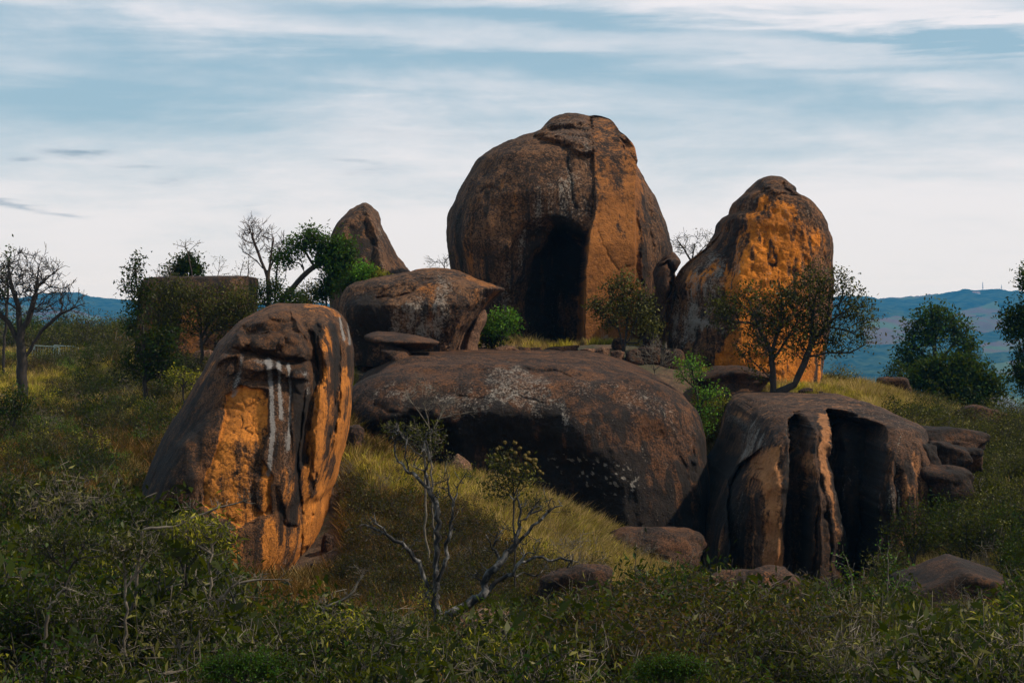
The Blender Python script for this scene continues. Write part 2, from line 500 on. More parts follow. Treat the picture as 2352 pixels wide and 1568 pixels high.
tag(link('ground', mesh_np('ground', V, grid_faces(*_gx.shape), gm)), kind='structure')

# far country: valley floor and wooded range
hc = np.r_[np.arange(-5200, -400, 60.0), np.arange(-400, 2760, 7.0), np.arange(2760, 7600, 60.0)]
hy = np.exp(np.r_[np.linspace(math.log(246), math.log(1500), 26)[:-1], np.linspace(math.log(1500), math.log(6100), 230)])
hu, hyy = np.meshgrid(hc, hy)
hx_ = (hu - 1176) / FP * hyy
HP = np.stack([hx_, hyy, np.zeros_like(hx_)], -1)
edge = np.interp(hu, GC, _z[-1])
skyl = np.interp(hu, [-5200, -1500, -300, 0, 110, 170, 230, 300, 420, 700, 1176, 1700, 1960, 2060, 2130, 2200, 2260, 2310, 2352, 2500, 2900, 4200, 7600],
                 [712, 700, 692, 690, 682, 684, 694, 700, 705, 712, 716, 708, 694, 692, 688, 682, 680, 678, 682, 690, 705, 712, 712])
zr = (HZ - skyl) / FP * 5200
zh = np.where(hyy < 1100, edge * 1.02 - 0.6 + (-150 - edge) * sms(np.log(hyy), math.log(246), math.log(1100)), -150.0)
climb = sms(hyy, 1500, 5200)
zh = zh + (zr + 150) * climb ** 1.05
zh += fbm(HP, 1 / 900.0, 4, seed=11) * 42 * sms(hyy, 900, 2500) * sms(hyy, 5400, 4300)
zh += np.abs(fbm(HP, 1 / 320.0, 3, seed=12)) * 20 * sms(hyy, 1500, 3000) * sms(hyy, 5400, 4600)
zh -= 60 * sms(hyy, 5400, 6100)
zh += (fbm(HP, 1 / 30.0, 2, seed=13) * 3.0 + fbm(HP, 1 / 11.0, 2, seed=14) * 2.0) * sms(hyy, 1500, 2500)
hm = bpy.data.materials.new('far_land'); hm.use_nodes = True
t = NT(hm.node_tree)
P = t.n('ShaderNodeTexCoord').outputs['Object']
at_ = t.n('ShaderNodeAttribute', attribute_name='mask')
sp = t.n('ShaderNodeSeparateColor'); t.put(sp.inputs[0], at_.outputs['Color'])
b1 = t.noise(P, 0.02, 6, 0.6)
wood = t.mix(t.sm(b1, 0.35, 0.65), (0.012, 0.025, 0.012, 1), (0.05, 0.07, 0.03, 1))
fld = t.mix(t.sm(t.noise(P, 0.006, 4), 0.4, 0.6), (0.12, 0.075, 0.05, 1), (0.085, 0.11, 0.045, 1))
ff = t.sm(t.m('ADD', sp.outputs[0], t.m('MULTIPLY', t.m('SUBTRACT', t.noise(P, 0.01, 5), 0.5), 0.9)), 0.45, 0.55)
colr = t.mix(ff, wood, fld)
br = t.n('ShaderNodeBsdfPrincipled'); t.put(br.inputs['Base Color'], colr); br.inputs['Roughness'].default_value = 1.0
br.inputs['Specular IOR Level'].default_value = 0.0
out = t.n('ShaderNodeOutputMaterial'); t.t.links.new(br.outputs[0], out.inputs[0])
FAR = 1.65
fs = 1 + (FAR - 1) * sms(hyy, 800, 1500)
me = mesh_np('hills', np.stack([hx_ * fs, hyy * fs, zh * fs], -1).reshape(-1, 3), grid_faces(*hx_.shape), hm)
hv = HZ - zh / hyy * FP
fm = poly(hu, hv, [(1980, 738), (2060, 725), (2130, 740), (2120, 770), (2060, 790), (1990, 790)], 7) \
    + poly(hu, hv, [(2200, 735), (2352, 712), (2500, 700), (2500, 735), (2352, 745), (2260, 765), (2200, 750)], 6) \
    + poly(hu, hv, [(2170, 720), (2250, 705), (2290, 690), (2300, 715), (2220, 728)], 4) \
    + poly(hu, hv, [(2250, 790), (2352, 775), (2450, 790), (2380, 800), (2260, 812)], 4) \
    + poly(hu, hv, [(2280, 835), (2352, 825), (2400, 840), (2352, 870), (2290, 860)], 4) \
    + 0.6 * sms(fbm(HP, 1 / 420.0, 3, seed=21), 0.5, 0.62)
set_mask(me, np.clip(fm, 0, 1).ravel(), np.zeros(fm.size), np.zeros(fm.size))
tag(link('hills', me), kind='structure')

# haze: one closed box of even air round camera, ground and hills
hv_ = np.array([(x, y, z) for x in (-15500, 15500) for y in (-40, 10300) for z in (-400, 190)], float)
hf_ = np.array([(0, 1, 3, 2), (4, 6, 7, 5), (0, 4, 5, 1), (2, 3, 7, 6), (0, 2, 6, 4), (1, 5, 7, 3)])
m_ = bpy.data.materials.new('air'); m_.use_nodes = True
t = NT(m_.node_tree)
pv = t.n('ShaderNodeVolumePrincipled')
pv.inputs['Color'].default_value = (0.05, 0.34, 0.74, 1)
pv.inputs['Density'].default_value = 0.00008
pv.inputs['Anisotropy'].default_value = 0.1
out = t.n('ShaderNodeOutputMaterial'); t.t.links.new(pv.outputs[0], out.inputs['Volume'])
hz_o = tag(link('haze', mesh_np('haze', hv_, hf_, m_, smooth=False)), kind='stuff')


# ------------------------------------------------------------------ big boulders: lofted, then carved
def loft(name, label, cat, rows, prof, mat, expo=2.5, nz=170, nf=230, nb=60, amp=0.25, amp2=0.06, seed=1,
         feats=None, masks=None, group=None, rough=0.4, vstain=1.0):
    rows = np.array(rows, float); prof = np.array(prof, float)
    v0, v1 = rows[0, 0], rows[-1, 0]
    s = np.linspace(0, 1, nz)
    vs = v0 + (v1 - v0) * (s ** 1.25)
    xl = np.interp(vs, rows[:, 0], rows[:, 1]); xr = np.interp(vs, rows[:, 0], rows[:, 2])
    ker = np.array([1, 2, 1.0]) / 4
    for arr in (xl, xr):
        sm_ = np.convolve(np.r_[arr[0], arr, arr[-1]], ker, 'valid'); arr[1:-1] = sm_[1:-1]
    yf = np.interp(vs, prof[:, 0], prof[:, 1]); yb = np.interp(vs, prof[:, 0], prof[:, 2])
    for _ in range(6):
        for arr in (yf, yb):
            arr[1:-1] = np.convolve(arr, ker, 'valid')
    yc = (yf + yb) / 2; hd = (yb - yf) / 2
    yref = yf * 0.6 + yc * 0.4
    Z = (HZ - vs) / FP * yref
    Z = np.minimum.accumulate(Z - np.arange(nz) * 1e-4)
    thf = math.pi + math.pi * (np.arange(nf) / nf)
    thb = math.pi * (np.arange(nb) / nb)
    th = np.r_[thf, thb]
    # even spacing across the front
    cs = -np.cos(math.pi * np.arange(nf) / nf)
    lin = -1 + 2 * np.arange(nf) / nf
    cf = 0.5 * cs + 0.5 * lin
    sf = -np.power(np.clip(1 - np.abs(cf) ** expo, 0, 1), 1 / expo)
    cb = np.cos(thb); sb = np.power(np.clip(1 - np.abs(cb) ** expo, 0, 1), 1 / expo)
    c_ = np.r_[cf, cb]; s_ = np.r_[sf, sb]
    nr = len(c_)
    cx = ((xl + xr) / 2 - 1176) / FP * yc; hw = (xr - xl) / 2 / FP * yc
    X = cx[:, None] + hw[:, None] * c_[None]
    Y = yc[:, None] + hd[:, None] * s_[None]
    ZZ = np.repeat(Z[:, None], nr, 1)
    G = np.stack([X, Y, ZZ], -1)

    def normals(G):
        du = np.roll(G, -1, 1) - np.roll(G, 1, 1)
        dv = np.gradient(G, axis=0)
        n_ = np.cross(du, dv)
        l = np.linalg.norm(n_, axis=-1, keepdims=True)
        return n_ / np.maximum(l, 1e-9)
    N = -normals(G)
    # make sure normals face out
    if (N[nz // 2, nf // 2, 1]) > 0:
        N = -N
    fade = sms(s, 0.0, 0.06)[:, None]
    d = fbm(G, 0.22, 3, seed=seed) * amp + fbm(G, 1.1, 4, 0.55, seed=seed + 1) * amp2
    rg = fbm(G, 0.5, 4, 0.6, seed=seed + 2)
    d = d - rough * amp2 * 2 * np.abs(rg) + rough * amp2
    G = G + N * (d * (0.35 + 0.65 * fade))[..., None]
    u = G[..., 0] / G[..., 1] * FP + 1176; v = HZ - G[..., 2] / G[..., 1] * FP
    isf = (np.arange(nr) < nf)[None, :] * np.ones((nz, 1))
    wu = u + fbm(G, 0.7, 2, seed=seed + 8) * 7 + fbm(G, 3.5, 2, seed=seed + 10) * 2.2; wv = v + fbm(G, 0.7, 2, seed=seed + 9) * 7 + fbm(G, 3.5, 2, seed=seed + 11) * 2.2
    if feats is not None:
        F_ = feats(u, v, wu, wv, G) * isf
        if isinstance(F_, tuple):
            pass
        ed = sms(np.r_[np.minimum(1 - np.abs(cf), 1), np.zeros(nb)], 0.0, 0.05)[None, :]
        G[..., 1] += F_ * ed
    u2 = G[..., 0] / G[..., 1] * FP + 1176; v2 = HZ - G[..., 2] / G[..., 1] * FP
    o0 = np.array([cx[-1], yc[-1], Z[-1]])
    V = (G - o0).reshape(-1, 3)
    top = G[0].mean(0) - o0; bot = G[-1].mean(0) - o0
    V = np.r_[V, [top], [bot]]
    Fq = grid_faces(nz, nr, wrap=True)
    it, ib = nz * nr, nz * nr + 1
    j = np.arange(nr); j2 = (j + 1) % nr
    # caps as degenerate-free quads: two triangles fans through pairs
    jj = np.arange(0, nr - 1, 2)
    capt = np.stack([np.full(len(jj), it), (jj + 2) % nr, (jj + 1) % nr, jj], -1)
    base = (nz - 1) * nr
    capb = np.stack([np.full(len(jj), ib), base + jj, base + (jj + 1) % nr, base + (jj + 2) % nr], -1)
    F = np.r_[Fq, capt, capb]
    me = mesh_np(name, V, F, mat)
    if masks is not None:
        r_, g_, b_ = masks(u2 * 0 + wu, wv, G, N)
        steep = 1 - np.clip(N[..., 2], 0, 1) ** 2
        b_ = b_ + vstain * steep * (0.55 * fbm(G, 1.1, 3, seed=seed + 20, sc3=(1, 1, 0.07)) + 0.3 * fbm(G, 2.8, 2, seed=seed + 21, sc3=(1, 1, 0.07)))
        r_ = r_ + vstain * steep * 0.30 * fbm(G, 1.5, 3, seed=seed + 22, sc3=(1, 1, 0.08))
        g_ = g_ + vstain * steep * 0.22 * fbm(G, 2.0, 3, seed=seed + 23, sc3=(1, 1, 0.08))
    else:
        r_ = g_ = np.zeros(u.shape); b_ = np.zeros(u.shape)
    z2 = np.zeros(2)
    set_mask(me, np.r_[np.clip(r_, -1, 1.5).ravel(), z2], np.r_[np.clip(g_, -1, 1.5).ravel(), z2], np.r_[np.clip(b_, -1, 1.5).ravel(), z2])
    o = link(name, me, loc=tuple(o0))
    return tag(o, label, cat, group)


# ---- giant central boulder
def f_big(u, v, wu, wv, G):
    d = np.zeros(u.shape)
    # hollow under the overhang, cut off on the right by the upright slab
    edge = np.interp(v, [260, 480, 540, 620, 810], [1358, 1366, 1351, 1341, 1337])
    ramp = sms(wu, 1120, 1330) ** 0.8
    roof = np.interp(wu, [1100, 1150, 1200, 1260, 1320, 1352], [660, 580, 515, 492, 505, 528])
    dep = sms(wv, roof - 6, roof + 45)
    inner = sms(wv, np.interp(wu, [1200, 1270, 1300, 1355], [600, 520, 512, 530]), np.interp(wu, [1200, 1270, 1300, 1355], [660, 560, 530, 545]))
    right = sms(u, edge + 3, edge - 3)
    d += (2.4 * ramp * dep + 3.2 * inner * sms(wu, 1150, 1310)) * right
    # joint line between body and slab, slab stands proud
    slab = sms(u, edge - 2, edge + 3) * sms(u, np.interp(v, [300, 400, 650, 810], [1462, 1460, 1462, 1452]), np.interp(v, [300, 400, 650, 810], [1456, 1455, 1456, 1446]))
    yp = np.interp(v, [264, 290, 320, 360, 450, 560, 850], [131.2, 128.6, 126.2, 124.3, 122.5, 121.5, 121.2]) + (u - 1400) * 0.010 - 0.75
    d += (yp - G[..., 1]) * slab
    d += 0.1 * crack(wu, wv, [(1357, 280), (1360, 350), (1366, 480)], 3)
    # flank right of the slab
    d += 0.0 * u
    d -= 0.5 * crack(wu, wv, [(1470, 420), (1476, 560), (1474, 700)], 7)
    d += 0.5 * crack(wu, wv, [(1487, 430), (1500, 560), (1500, 700)], 8)
    # crust on top
    cap = poly(wu, wv, [(1225, 304), (1262, 270), (1300, 250), (1350, 255), (1358, 285), (1358, 352), (1330, 350), (1296, 334), (1262, 322)], 4)
    d -= 0.75 * cap + cap * 0.5 * fbm(G, 0.8, 4, seed=44)
    d += 0.6 * crack(wu, wv, [(1246, 312), (1280, 297), (1310, 292), (1335, 305), (1357, 306)], 3.5)
    d += 0.5 * crack(wu, wv, [(1240, 308), (1270, 324), (1300, 334), (1330, 352), (1357, 354)], 3)
    d += 0.35 * crack(wu, wv, [(1298, 345), (1310, 400), (1318, 470)], 4)
    d += 0.18 * crack(wu, wv, [(1366, 480), (1385, 560), (1412, 620), (1458, 612)], 2.2)
    d += 0.25 * crack(wu, wv, [(1085, 380), (1130, 345), (1170, 330)], 3)
    d += 0.3 * crack(wu, wv, [(1090, 500), (1086, 560), (1095, 640)], 7) + 0.3 * crack(wu, wv, [(1055, 470), (1058, 560), (1070, 660)], 8)
    d += 0.25 * crack(wu, wv, [(1100, 445), (1125, 436), (1150, 440)], 3) - 0.25 * crack(wu, wv, [(1160, 402), (1180, 404)], 5)
    d += 0.5 * poly(wu, wv, [(1430, 325), (1455, 345), (1456, 378), (1445, 368), (1436, 345)], 4)
    d += 0.04 * fbm(G, 1.6, 4, seed=5) * (1 - slab)
    return d


def m_big(u, v, G, N):
    n = fbm(G, 0.5, 3, seed=61)
    edge = np.interp(v, [260, 480, 540, 620, 810], [1358, 1366, 1351, 1341, 1337])
    slab = sms(u, edge - 3, edge + 3) * sms(u, 1475, 1450)
    o = 0.08 + 0.22 * n
    o = o + slab * (0.42 + 0.40 * sms(v, 320, 600) - o * 0.7)
    o += 0.3 * poly(u, v, [(1040, 520), (1075, 540), (1110, 600), (1105, 660), (1080, 670), (1050, 640)], 18)
    o += 0.35 * sms(u, 1455, 1465) * sms(u, 1495, 1475) - 0.3 * sms(v, 360, 300) * (1 - slab)  # first term paints the sunlit strip beside the slab in orange
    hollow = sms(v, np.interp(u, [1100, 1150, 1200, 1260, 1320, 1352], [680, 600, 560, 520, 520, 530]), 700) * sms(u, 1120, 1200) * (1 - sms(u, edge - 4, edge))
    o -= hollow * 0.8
    wht = 0.10 + 0.22 * poly(u, v, [(1245, 310), (1290, 270), (1350, 270), (1357, 350), (1300, 330)], 8) + 0.28 * poly(u, v, [(1140, 660), (1210, 500), (1260, 400), (1340, 380), (1365, 490), (1280, 480), (1200, 580), (1180, 800), (1130, 800)], 25)
    wht += 0.45 * poly(u, v, [(1370, 770), (1385, 760), (1412, 770), (1408, 800), (1365, 800)], 6) + 0.3 * line(u, v, [(1305, 350), (1312, 380)], 5) + 0.25 * line(u, v, [(1345, 340), (1350, 375)], 5)
    wht -= slab * 0.35 * sms(v, 780, 740)
    drk = 0.10 + 0.62 * poly(u, v, [(1190, 830), (1205, 640), (1235, 520), (1290, 485), (1352, 515), (1338, 830)], 28) - slab * 1.3  # shade of the hollow painted into the dark mask; slab left clear
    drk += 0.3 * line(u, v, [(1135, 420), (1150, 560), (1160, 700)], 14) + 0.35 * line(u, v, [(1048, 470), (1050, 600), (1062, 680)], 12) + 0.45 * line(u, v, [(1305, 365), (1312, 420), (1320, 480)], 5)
    return o, wht, drk


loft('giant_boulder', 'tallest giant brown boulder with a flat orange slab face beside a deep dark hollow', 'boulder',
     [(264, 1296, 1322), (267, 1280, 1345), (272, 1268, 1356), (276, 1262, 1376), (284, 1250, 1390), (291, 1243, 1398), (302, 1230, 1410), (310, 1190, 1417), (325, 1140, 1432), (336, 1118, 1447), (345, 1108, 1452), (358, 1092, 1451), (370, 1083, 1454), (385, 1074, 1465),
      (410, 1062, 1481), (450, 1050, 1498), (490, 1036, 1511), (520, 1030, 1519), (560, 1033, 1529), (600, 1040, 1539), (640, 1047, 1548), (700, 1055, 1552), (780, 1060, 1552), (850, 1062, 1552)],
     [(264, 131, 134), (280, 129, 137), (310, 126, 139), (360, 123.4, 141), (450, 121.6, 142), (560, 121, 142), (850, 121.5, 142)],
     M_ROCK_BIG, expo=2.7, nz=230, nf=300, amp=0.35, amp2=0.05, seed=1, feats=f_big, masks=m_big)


# ---- left foreground rock
def f_left(u, v, wu, wv, G):
    d = np.zeros(u.shape)
    head = poly(wu, wv, [(560, 742), (592, 722), (632, 700), (668, 712), (704, 765), (712, 800), (700, 824), (655, 820), (600, 812), (560, 808), (556, 775)], 8)
    d -= 0.45 * head + 0.25 * head * fbm(G, 0.9, 3, seed=95)
    d -= 0.45 * poly(wu, wv, [(500, 800), (540, 762), (560, 745), (566, 800), (545, 830), (500, 840)], 8)
    d -= 0.35 * poly(wu, wv, [(548, 820), (610, 824), (700, 830), (704, 870), (660, 872), (640, 850), (600, 860), (560, 850)], 5)
    d += 0.75 * crack(wu, wv, [(540, 802), (568, 814), (620, 818), (655, 828), (708, 828)], 4.5)
    d += 0.4 * crack(wu, wv, [(560, 862), (585, 872), (612, 878), (640, 866)], 5)
    d += 0.5 * crack(wu, wv, [(668, 708), (676, 740), (700, 770), (712, 785), (716, 840)], 5)
    d += 0.3 * crack(wu, wv, [(585, 760), (620, 770), (655, 752), (690, 768)], 7)
    d += 0.25 * crack(wu, wv, [(556, 800), (548, 850), (535, 900)], 5)
    # vertical ribs
    # rounded lumps of the head and the crest running down its right side
    for (a, b, ra, rb, q) in ((600, 740, 42, 26, 0.35), (650, 725, 30, 22, 0.3), (610, 785, 46, 24, 0.45), (670, 790, 30, 26, 0.35), (548, 790, 26, 24, 0.3), (530, 840, 28, 26, 0.25), (585, 850, 26, 18, 0.3), (640, 850, 24, 18, 0.25), (690, 870, 20, 34, 0.3)):
        e_ = ((wu - a) / ra) ** 2 + ((wv - b) / rb) ** 2
        d -= q * np.sqrt(np.clip(1 - e_, 0, 1))
    d -= 0.35 * line(wu, wv, [(645, 698), (672, 715), (690, 750), (712, 778), (716, 800)], 7)
    # smooth rounded columns on the right
    d -= 0.55 * line(wu, wv, [(752, 745), (750, 880), (738, 1010), (736, 1120), (728, 1250)], 15)
    d -= 0.40 * line(wu, wv, [(794, 790), (791, 930), (777, 1070), (758, 1150)], 12)
    d += 0.45 * line(wu, wv, [(722, 770), (718, 900), (704, 1010), (700, 1060)], 8)
    d += 0.55 * crack(wu, wv, [(712, 840), (700, 900), (690, 980), (682, 1060), (690, 1150), (688, 1230), (694, 1290)], 6)
    d += 0.35 * crack(wu, wv, [(740, 760), (735, 850), (722, 930), (712, 1000), (722, 1060), (742, 1110), (745, 1150)], 5)
    d += 0.5 * crack(wu, wv, [(776, 760), (778, 850), (770, 930), (758, 1010)], 6)
    d -= 0.3 * crack(wu, wv, [(758, 760), (755, 860), (745, 960), (730, 1050), (738, 1150), (720, 1250)], 12)
    d -= 0.3 * crack(wu, wv, [(796, 860), (790, 960), (775, 1060)], 12)
    d += 0.3 * crack(wu, wv, [(672, 860), (660, 960), (668, 1040), (672, 1130), (690, 1180)], 5)
    d -= 0.25 * poly(wu, wv, [(640, 1120), (672, 1060), (688, 1180), (680, 1205), (655, 1200)], 8)
    d += 0.35 * crack(wu, wv, [(640, 1196), (658, 1208), (682, 1206), (690, 1190)], 3.5)
    d += 0.35 * crack(wu, wv, [(700, 1200), (722, 1180), (745, 1175)], 3)
    # flaking orange panel, recessed
    panel = poly(wu, wv, [(520, 915), (560, 890), (612, 905), (618, 1000), (604, 1060), (622, 1100), (616, 1180), (580, 1196), (545, 1205), (500, 1190), (466, 1160), (462, 1110), (492, 1040), (510, 960)], 4)
    d += 0.28 * panel
    d += 0.22 * crack(wu, wv, [(575, 1110), (568, 1140), (585, 1185), (605, 1190), (616, 1160)], 3)
    d -= 0.12 * poly(wu, wv, [(580, 1108), (612, 1104), (616, 1160), (602, 1184), (584, 1170)], 3)
    d += 0.35 * crack(wu, wv, [(466, 1162), (500, 1194), (545, 1208), (585, 1200), (618, 1184)], 3.5)
    d += 0.5 * crack(wu, wv, [(520, 900), (505, 960), (490, 1040), (460, 1110), (458, 1150)], 8) * 0.7
    vr = np.random.RandomState(12)
    cells = np.r_[np.c_[500 + 125 * vr.rand(26), 890 + 120 * vr.rand(26)], np.c_[450 + 175 * vr.rand(150), 1010 + 210 * vr.rand(150)]]
    f1 = np.full(u.shape, 1e9); f2 = np.full(u.shape, 1e9)
    for cx_, cy_ in cells:
        q = np.hypot(wu - cx_, (wv - cy_) * 1.15)
        f2 = np.minimum(f2, np.maximum(f1, q)); f1 = np.minimum(f1, q)
    eg = np.exp(-((f2 - f1) / np.where(wv < 1010, 3.4, 1.8)) ** 2)
    global EG
    EG = panel * eg * np.where(wv < 1010, 1.0, 0.45) * (0.5 + 0.5 * sms(fbm(G, 0.9, 2, seed=92), -0.3, 0.3))
    d += panel * eg * np.where(wv < 1010, 0.07, 0.03) * (0.4 + 0.6 * sms(fbm(G, 0.9, 2, seed=92), -0.3, 0.3))
    cr = np.abs(fbm(G, 2.2, 3, seed=91))
    d += 0.03 * panel * sms(cr, 0.09, 0.0)
    d -= 0.4 * poly(wu, wv, [(400, 1010), (440, 1000), (455, 1100), (420, 1160), (370, 1160)], 20)
    d += 0.03 * fbm(G, 2.5, 4, seed=93)
    return d


def m_left(u, v, G, N):
    n = fbm(G, 0.8, 3, seed=71)
    tu = G[..., 0] / G[..., 1] * FP + 1176; tv = HZ - G[..., 2] / G[..., 1] * FP
    panel = poly(u, v, [(520, 915), (560, 890), (612, 905), (618, 1000), (604, 1060), (622, 1100), (616, 1180), (580, 1196), (545, 1205), (500, 1190), (466, 1160), (462, 1110), (492, 1040), (510, 960)], 5)
    o = 0.05 + 0.25 * n + panel * 0.68
    for pts, wd, a in (([(752, 740), (750, 820)], 9, 0.3), ([(750, 850), (742, 960), (736, 1060), (742, 1130), (728, 1240)], 17, 0.75), ([(795, 850), (789, 950), (776, 1060), (762, 1130)], 13, 0.85), ([(712, 1000), (708, 1100), (705, 1250)], 12, 0.35)):
        o = o + a * line(u, v, pts, wd)  # orange rock of the right columns, boosted to stand in for sunlight
    o += 0.12 * poly(u, v, [(745, 800), (770, 790), (768, 900), (800, 880), (806, 960), (785, 1090), (760, 1160), (740, 1280), (700, 1290), (700, 1100), (715, 960)], 10)
    o += 0.3 * poly(u, v, [(480, 1215), (620, 1190), (640, 1300), (620, 1350), (520, 1350)], 12)
    o += 0.35 * poly(u, v, [(640, 1180), (700, 1050), (740, 1250), (700, 1330), (600, 1350), (600, 1250)], 15)
    o += 0.4 * poly(u, v, [(690, 690), (750, 700), (790, 730), (740, 720), (700, 712)], 6) + 0.35 * line(u, v, [(760, 730), (758, 800)], 8)
    w_ = 0.03 + 0 * u
    nn = fbm(G, 0.8, 2, seed=75) * 2.0
    for pts, wd, a in (([(616, 826), (623, 900), (626, 980), (622, 1040), (616, 1090)], 7, 0.9), ([(640, 832), (643, 900), (646, 960)], 5.5, 0.75), ([(662, 835), (668, 900), (666, 960), (662, 1030)], 4, 0.85),
                       ([(556, 815), (548, 860), (538, 905)], 8, 0.55), ([(575, 826), (640, 838), (700, 858)], 7, 0.36), ([(700, 860), (706, 900)], 8, 0.38),
                       ([(780, 730), (790, 780)], 4, 0.8), ([(798, 735), (803, 790)], 3.5, 0.7), ([(655, 1000), (672, 1090), (664, 1130)], 10, 0.25),
                       ([(655, 1290), (690, 1250)], 9, 0.45), ([(500, 850), (520, 820)], 10, 0.3), ([(560, 800), (600, 760)], 10, 0.1)):
        w_ = w_ + a * line(tu + nn * 0.6, tv, pts, wd)
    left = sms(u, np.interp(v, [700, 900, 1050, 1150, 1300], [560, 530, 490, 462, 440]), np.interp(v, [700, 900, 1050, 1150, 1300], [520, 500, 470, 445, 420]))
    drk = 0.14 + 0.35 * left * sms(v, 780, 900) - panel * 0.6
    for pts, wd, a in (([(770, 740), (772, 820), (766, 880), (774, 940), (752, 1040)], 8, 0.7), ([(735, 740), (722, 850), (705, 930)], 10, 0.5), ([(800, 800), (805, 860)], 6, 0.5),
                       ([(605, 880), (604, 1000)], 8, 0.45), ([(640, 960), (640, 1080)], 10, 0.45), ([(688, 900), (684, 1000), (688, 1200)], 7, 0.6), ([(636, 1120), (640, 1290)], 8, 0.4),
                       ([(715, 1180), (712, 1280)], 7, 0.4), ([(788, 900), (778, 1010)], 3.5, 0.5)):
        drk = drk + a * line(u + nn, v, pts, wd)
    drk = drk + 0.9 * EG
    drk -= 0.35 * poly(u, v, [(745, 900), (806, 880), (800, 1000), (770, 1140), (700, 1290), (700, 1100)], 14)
    return o, w_, drk


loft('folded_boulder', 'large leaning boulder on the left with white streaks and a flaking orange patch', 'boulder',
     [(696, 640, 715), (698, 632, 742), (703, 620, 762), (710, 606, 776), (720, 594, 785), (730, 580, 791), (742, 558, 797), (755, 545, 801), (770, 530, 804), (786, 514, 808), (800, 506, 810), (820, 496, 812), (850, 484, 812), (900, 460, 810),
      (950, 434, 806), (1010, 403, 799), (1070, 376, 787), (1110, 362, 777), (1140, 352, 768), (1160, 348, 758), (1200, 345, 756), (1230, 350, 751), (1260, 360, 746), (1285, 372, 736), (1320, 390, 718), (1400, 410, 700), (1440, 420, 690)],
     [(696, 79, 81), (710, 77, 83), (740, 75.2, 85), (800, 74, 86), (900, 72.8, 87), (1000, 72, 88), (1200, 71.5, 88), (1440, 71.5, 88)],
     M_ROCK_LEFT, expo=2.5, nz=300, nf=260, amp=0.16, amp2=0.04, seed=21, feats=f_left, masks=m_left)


# ---- whaleback slab in the middle
def f_whale(u, v, wu, wv, G):
    d = np.zeros(u.shape)
    d += 2.2 * poly(wu, wv, [(960, 1040), (1100, 990), (1250, 1010), (1330, 1060), (1400, 1130), (1430, 1300), (1250, 1400), (950, 1300)], 75)
    d += 1.3 * poly(wu, wv, [(830, 990), (960, 960), (1040, 990), (1040, 1150), (850, 1100)], 25)
    d += 0.35 * poly(wu, wv, [(1460, 1010), (1500, 985), (1560, 1000), (1590, 1070), (1595, 1350), (1470, 1340), (1430, 1120)], 22)
    d -= 0.3 * crack(wu, wv, [(1290, 1010), (1370, 1040), (1420, 1100), (1450, 1320)], 26)
    d += 0.35 * crack(wu, wv, [(1100, 850), (1130, 854), (1160, 850), (1190, 845), (1230, 855), (1270, 850), (1310, 862)], 3)
    d += 0.4 * crack(wu, wv, [(860, 925), (890, 942), (940, 950), (985, 948)], 4)
    d += 0.3 * crack(wu, wv, [(1060, 905), (1120, 915), (1180, 905), (1250, 930)], 4)
    d -= 0.6 * crack(wu, wv, [(1596, 1000), (1604, 1100), (1606, 1250)], 10)
    d += 0.05 * fbm(G, 0.9, 4, seed=33) + 0.05 * fbm(G, 3.0, 3, seed=34, sc3=(1, 1, 0.25)) * sms(v, 930, 1000)
    return d


def m_whale(u, v, G, N):
    n = fbm(G, 0.5, 4, seed=81); n2 = fbm(G, 2.2, 3, seed=82, sc3=(1, 1, 0.2))
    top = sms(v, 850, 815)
    o = 0.02 + 0.22 * n + 0.12 * top + 0.12 * sms(u, 1500, 1600)
    up = np.clip(N[..., 2], 0, 1)
    w_ = 0.05 + 0.10 * top
    w_ = w_ + 0.42 * poly(u, v + 24 * n2, [(1120, 850), (1180, 838), (1240, 862), (1290, 900), (1305, 940), (1310, 985), (1280, 960), (1220, 950), (1180, 940), (1130, 930), (1090, 985), (1060, 975), (1040, 930), (960, 930), (860, 915), (880, 890), (1000, 895), (1110, 890)], 20)
    w_ = w_ + 0.28 * poly(u, v, [(1300, 860), (1400, 860), (1500, 890), (1560, 940), (1560, 1000), (1400, 920), (1300, 900)], 25)
    sp_ = poly(u, v, [(1250, 1050), (1340, 1040), (1460, 1080), (1470, 1150), (1330, 1120), (1260, 1090)], 20)
    w_ = w_ + sp_ * (0.9 * sms(fbm(G, 5.0, 2, seed=85), 0.5, 0.62))
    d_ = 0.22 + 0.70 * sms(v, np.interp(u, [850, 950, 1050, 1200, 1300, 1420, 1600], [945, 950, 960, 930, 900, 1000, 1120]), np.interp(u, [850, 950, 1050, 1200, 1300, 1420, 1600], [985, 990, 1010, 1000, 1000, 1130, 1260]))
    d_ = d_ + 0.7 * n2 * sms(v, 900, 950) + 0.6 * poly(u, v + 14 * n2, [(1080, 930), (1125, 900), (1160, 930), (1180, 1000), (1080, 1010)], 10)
    d_ += 0.42 * sms(v, 880, 990)  # lower face darkened beyond the stain: painted shade, so it reads steeper
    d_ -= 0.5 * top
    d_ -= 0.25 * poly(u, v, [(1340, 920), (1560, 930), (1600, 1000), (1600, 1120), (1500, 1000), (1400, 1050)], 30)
    return o, w_, d_


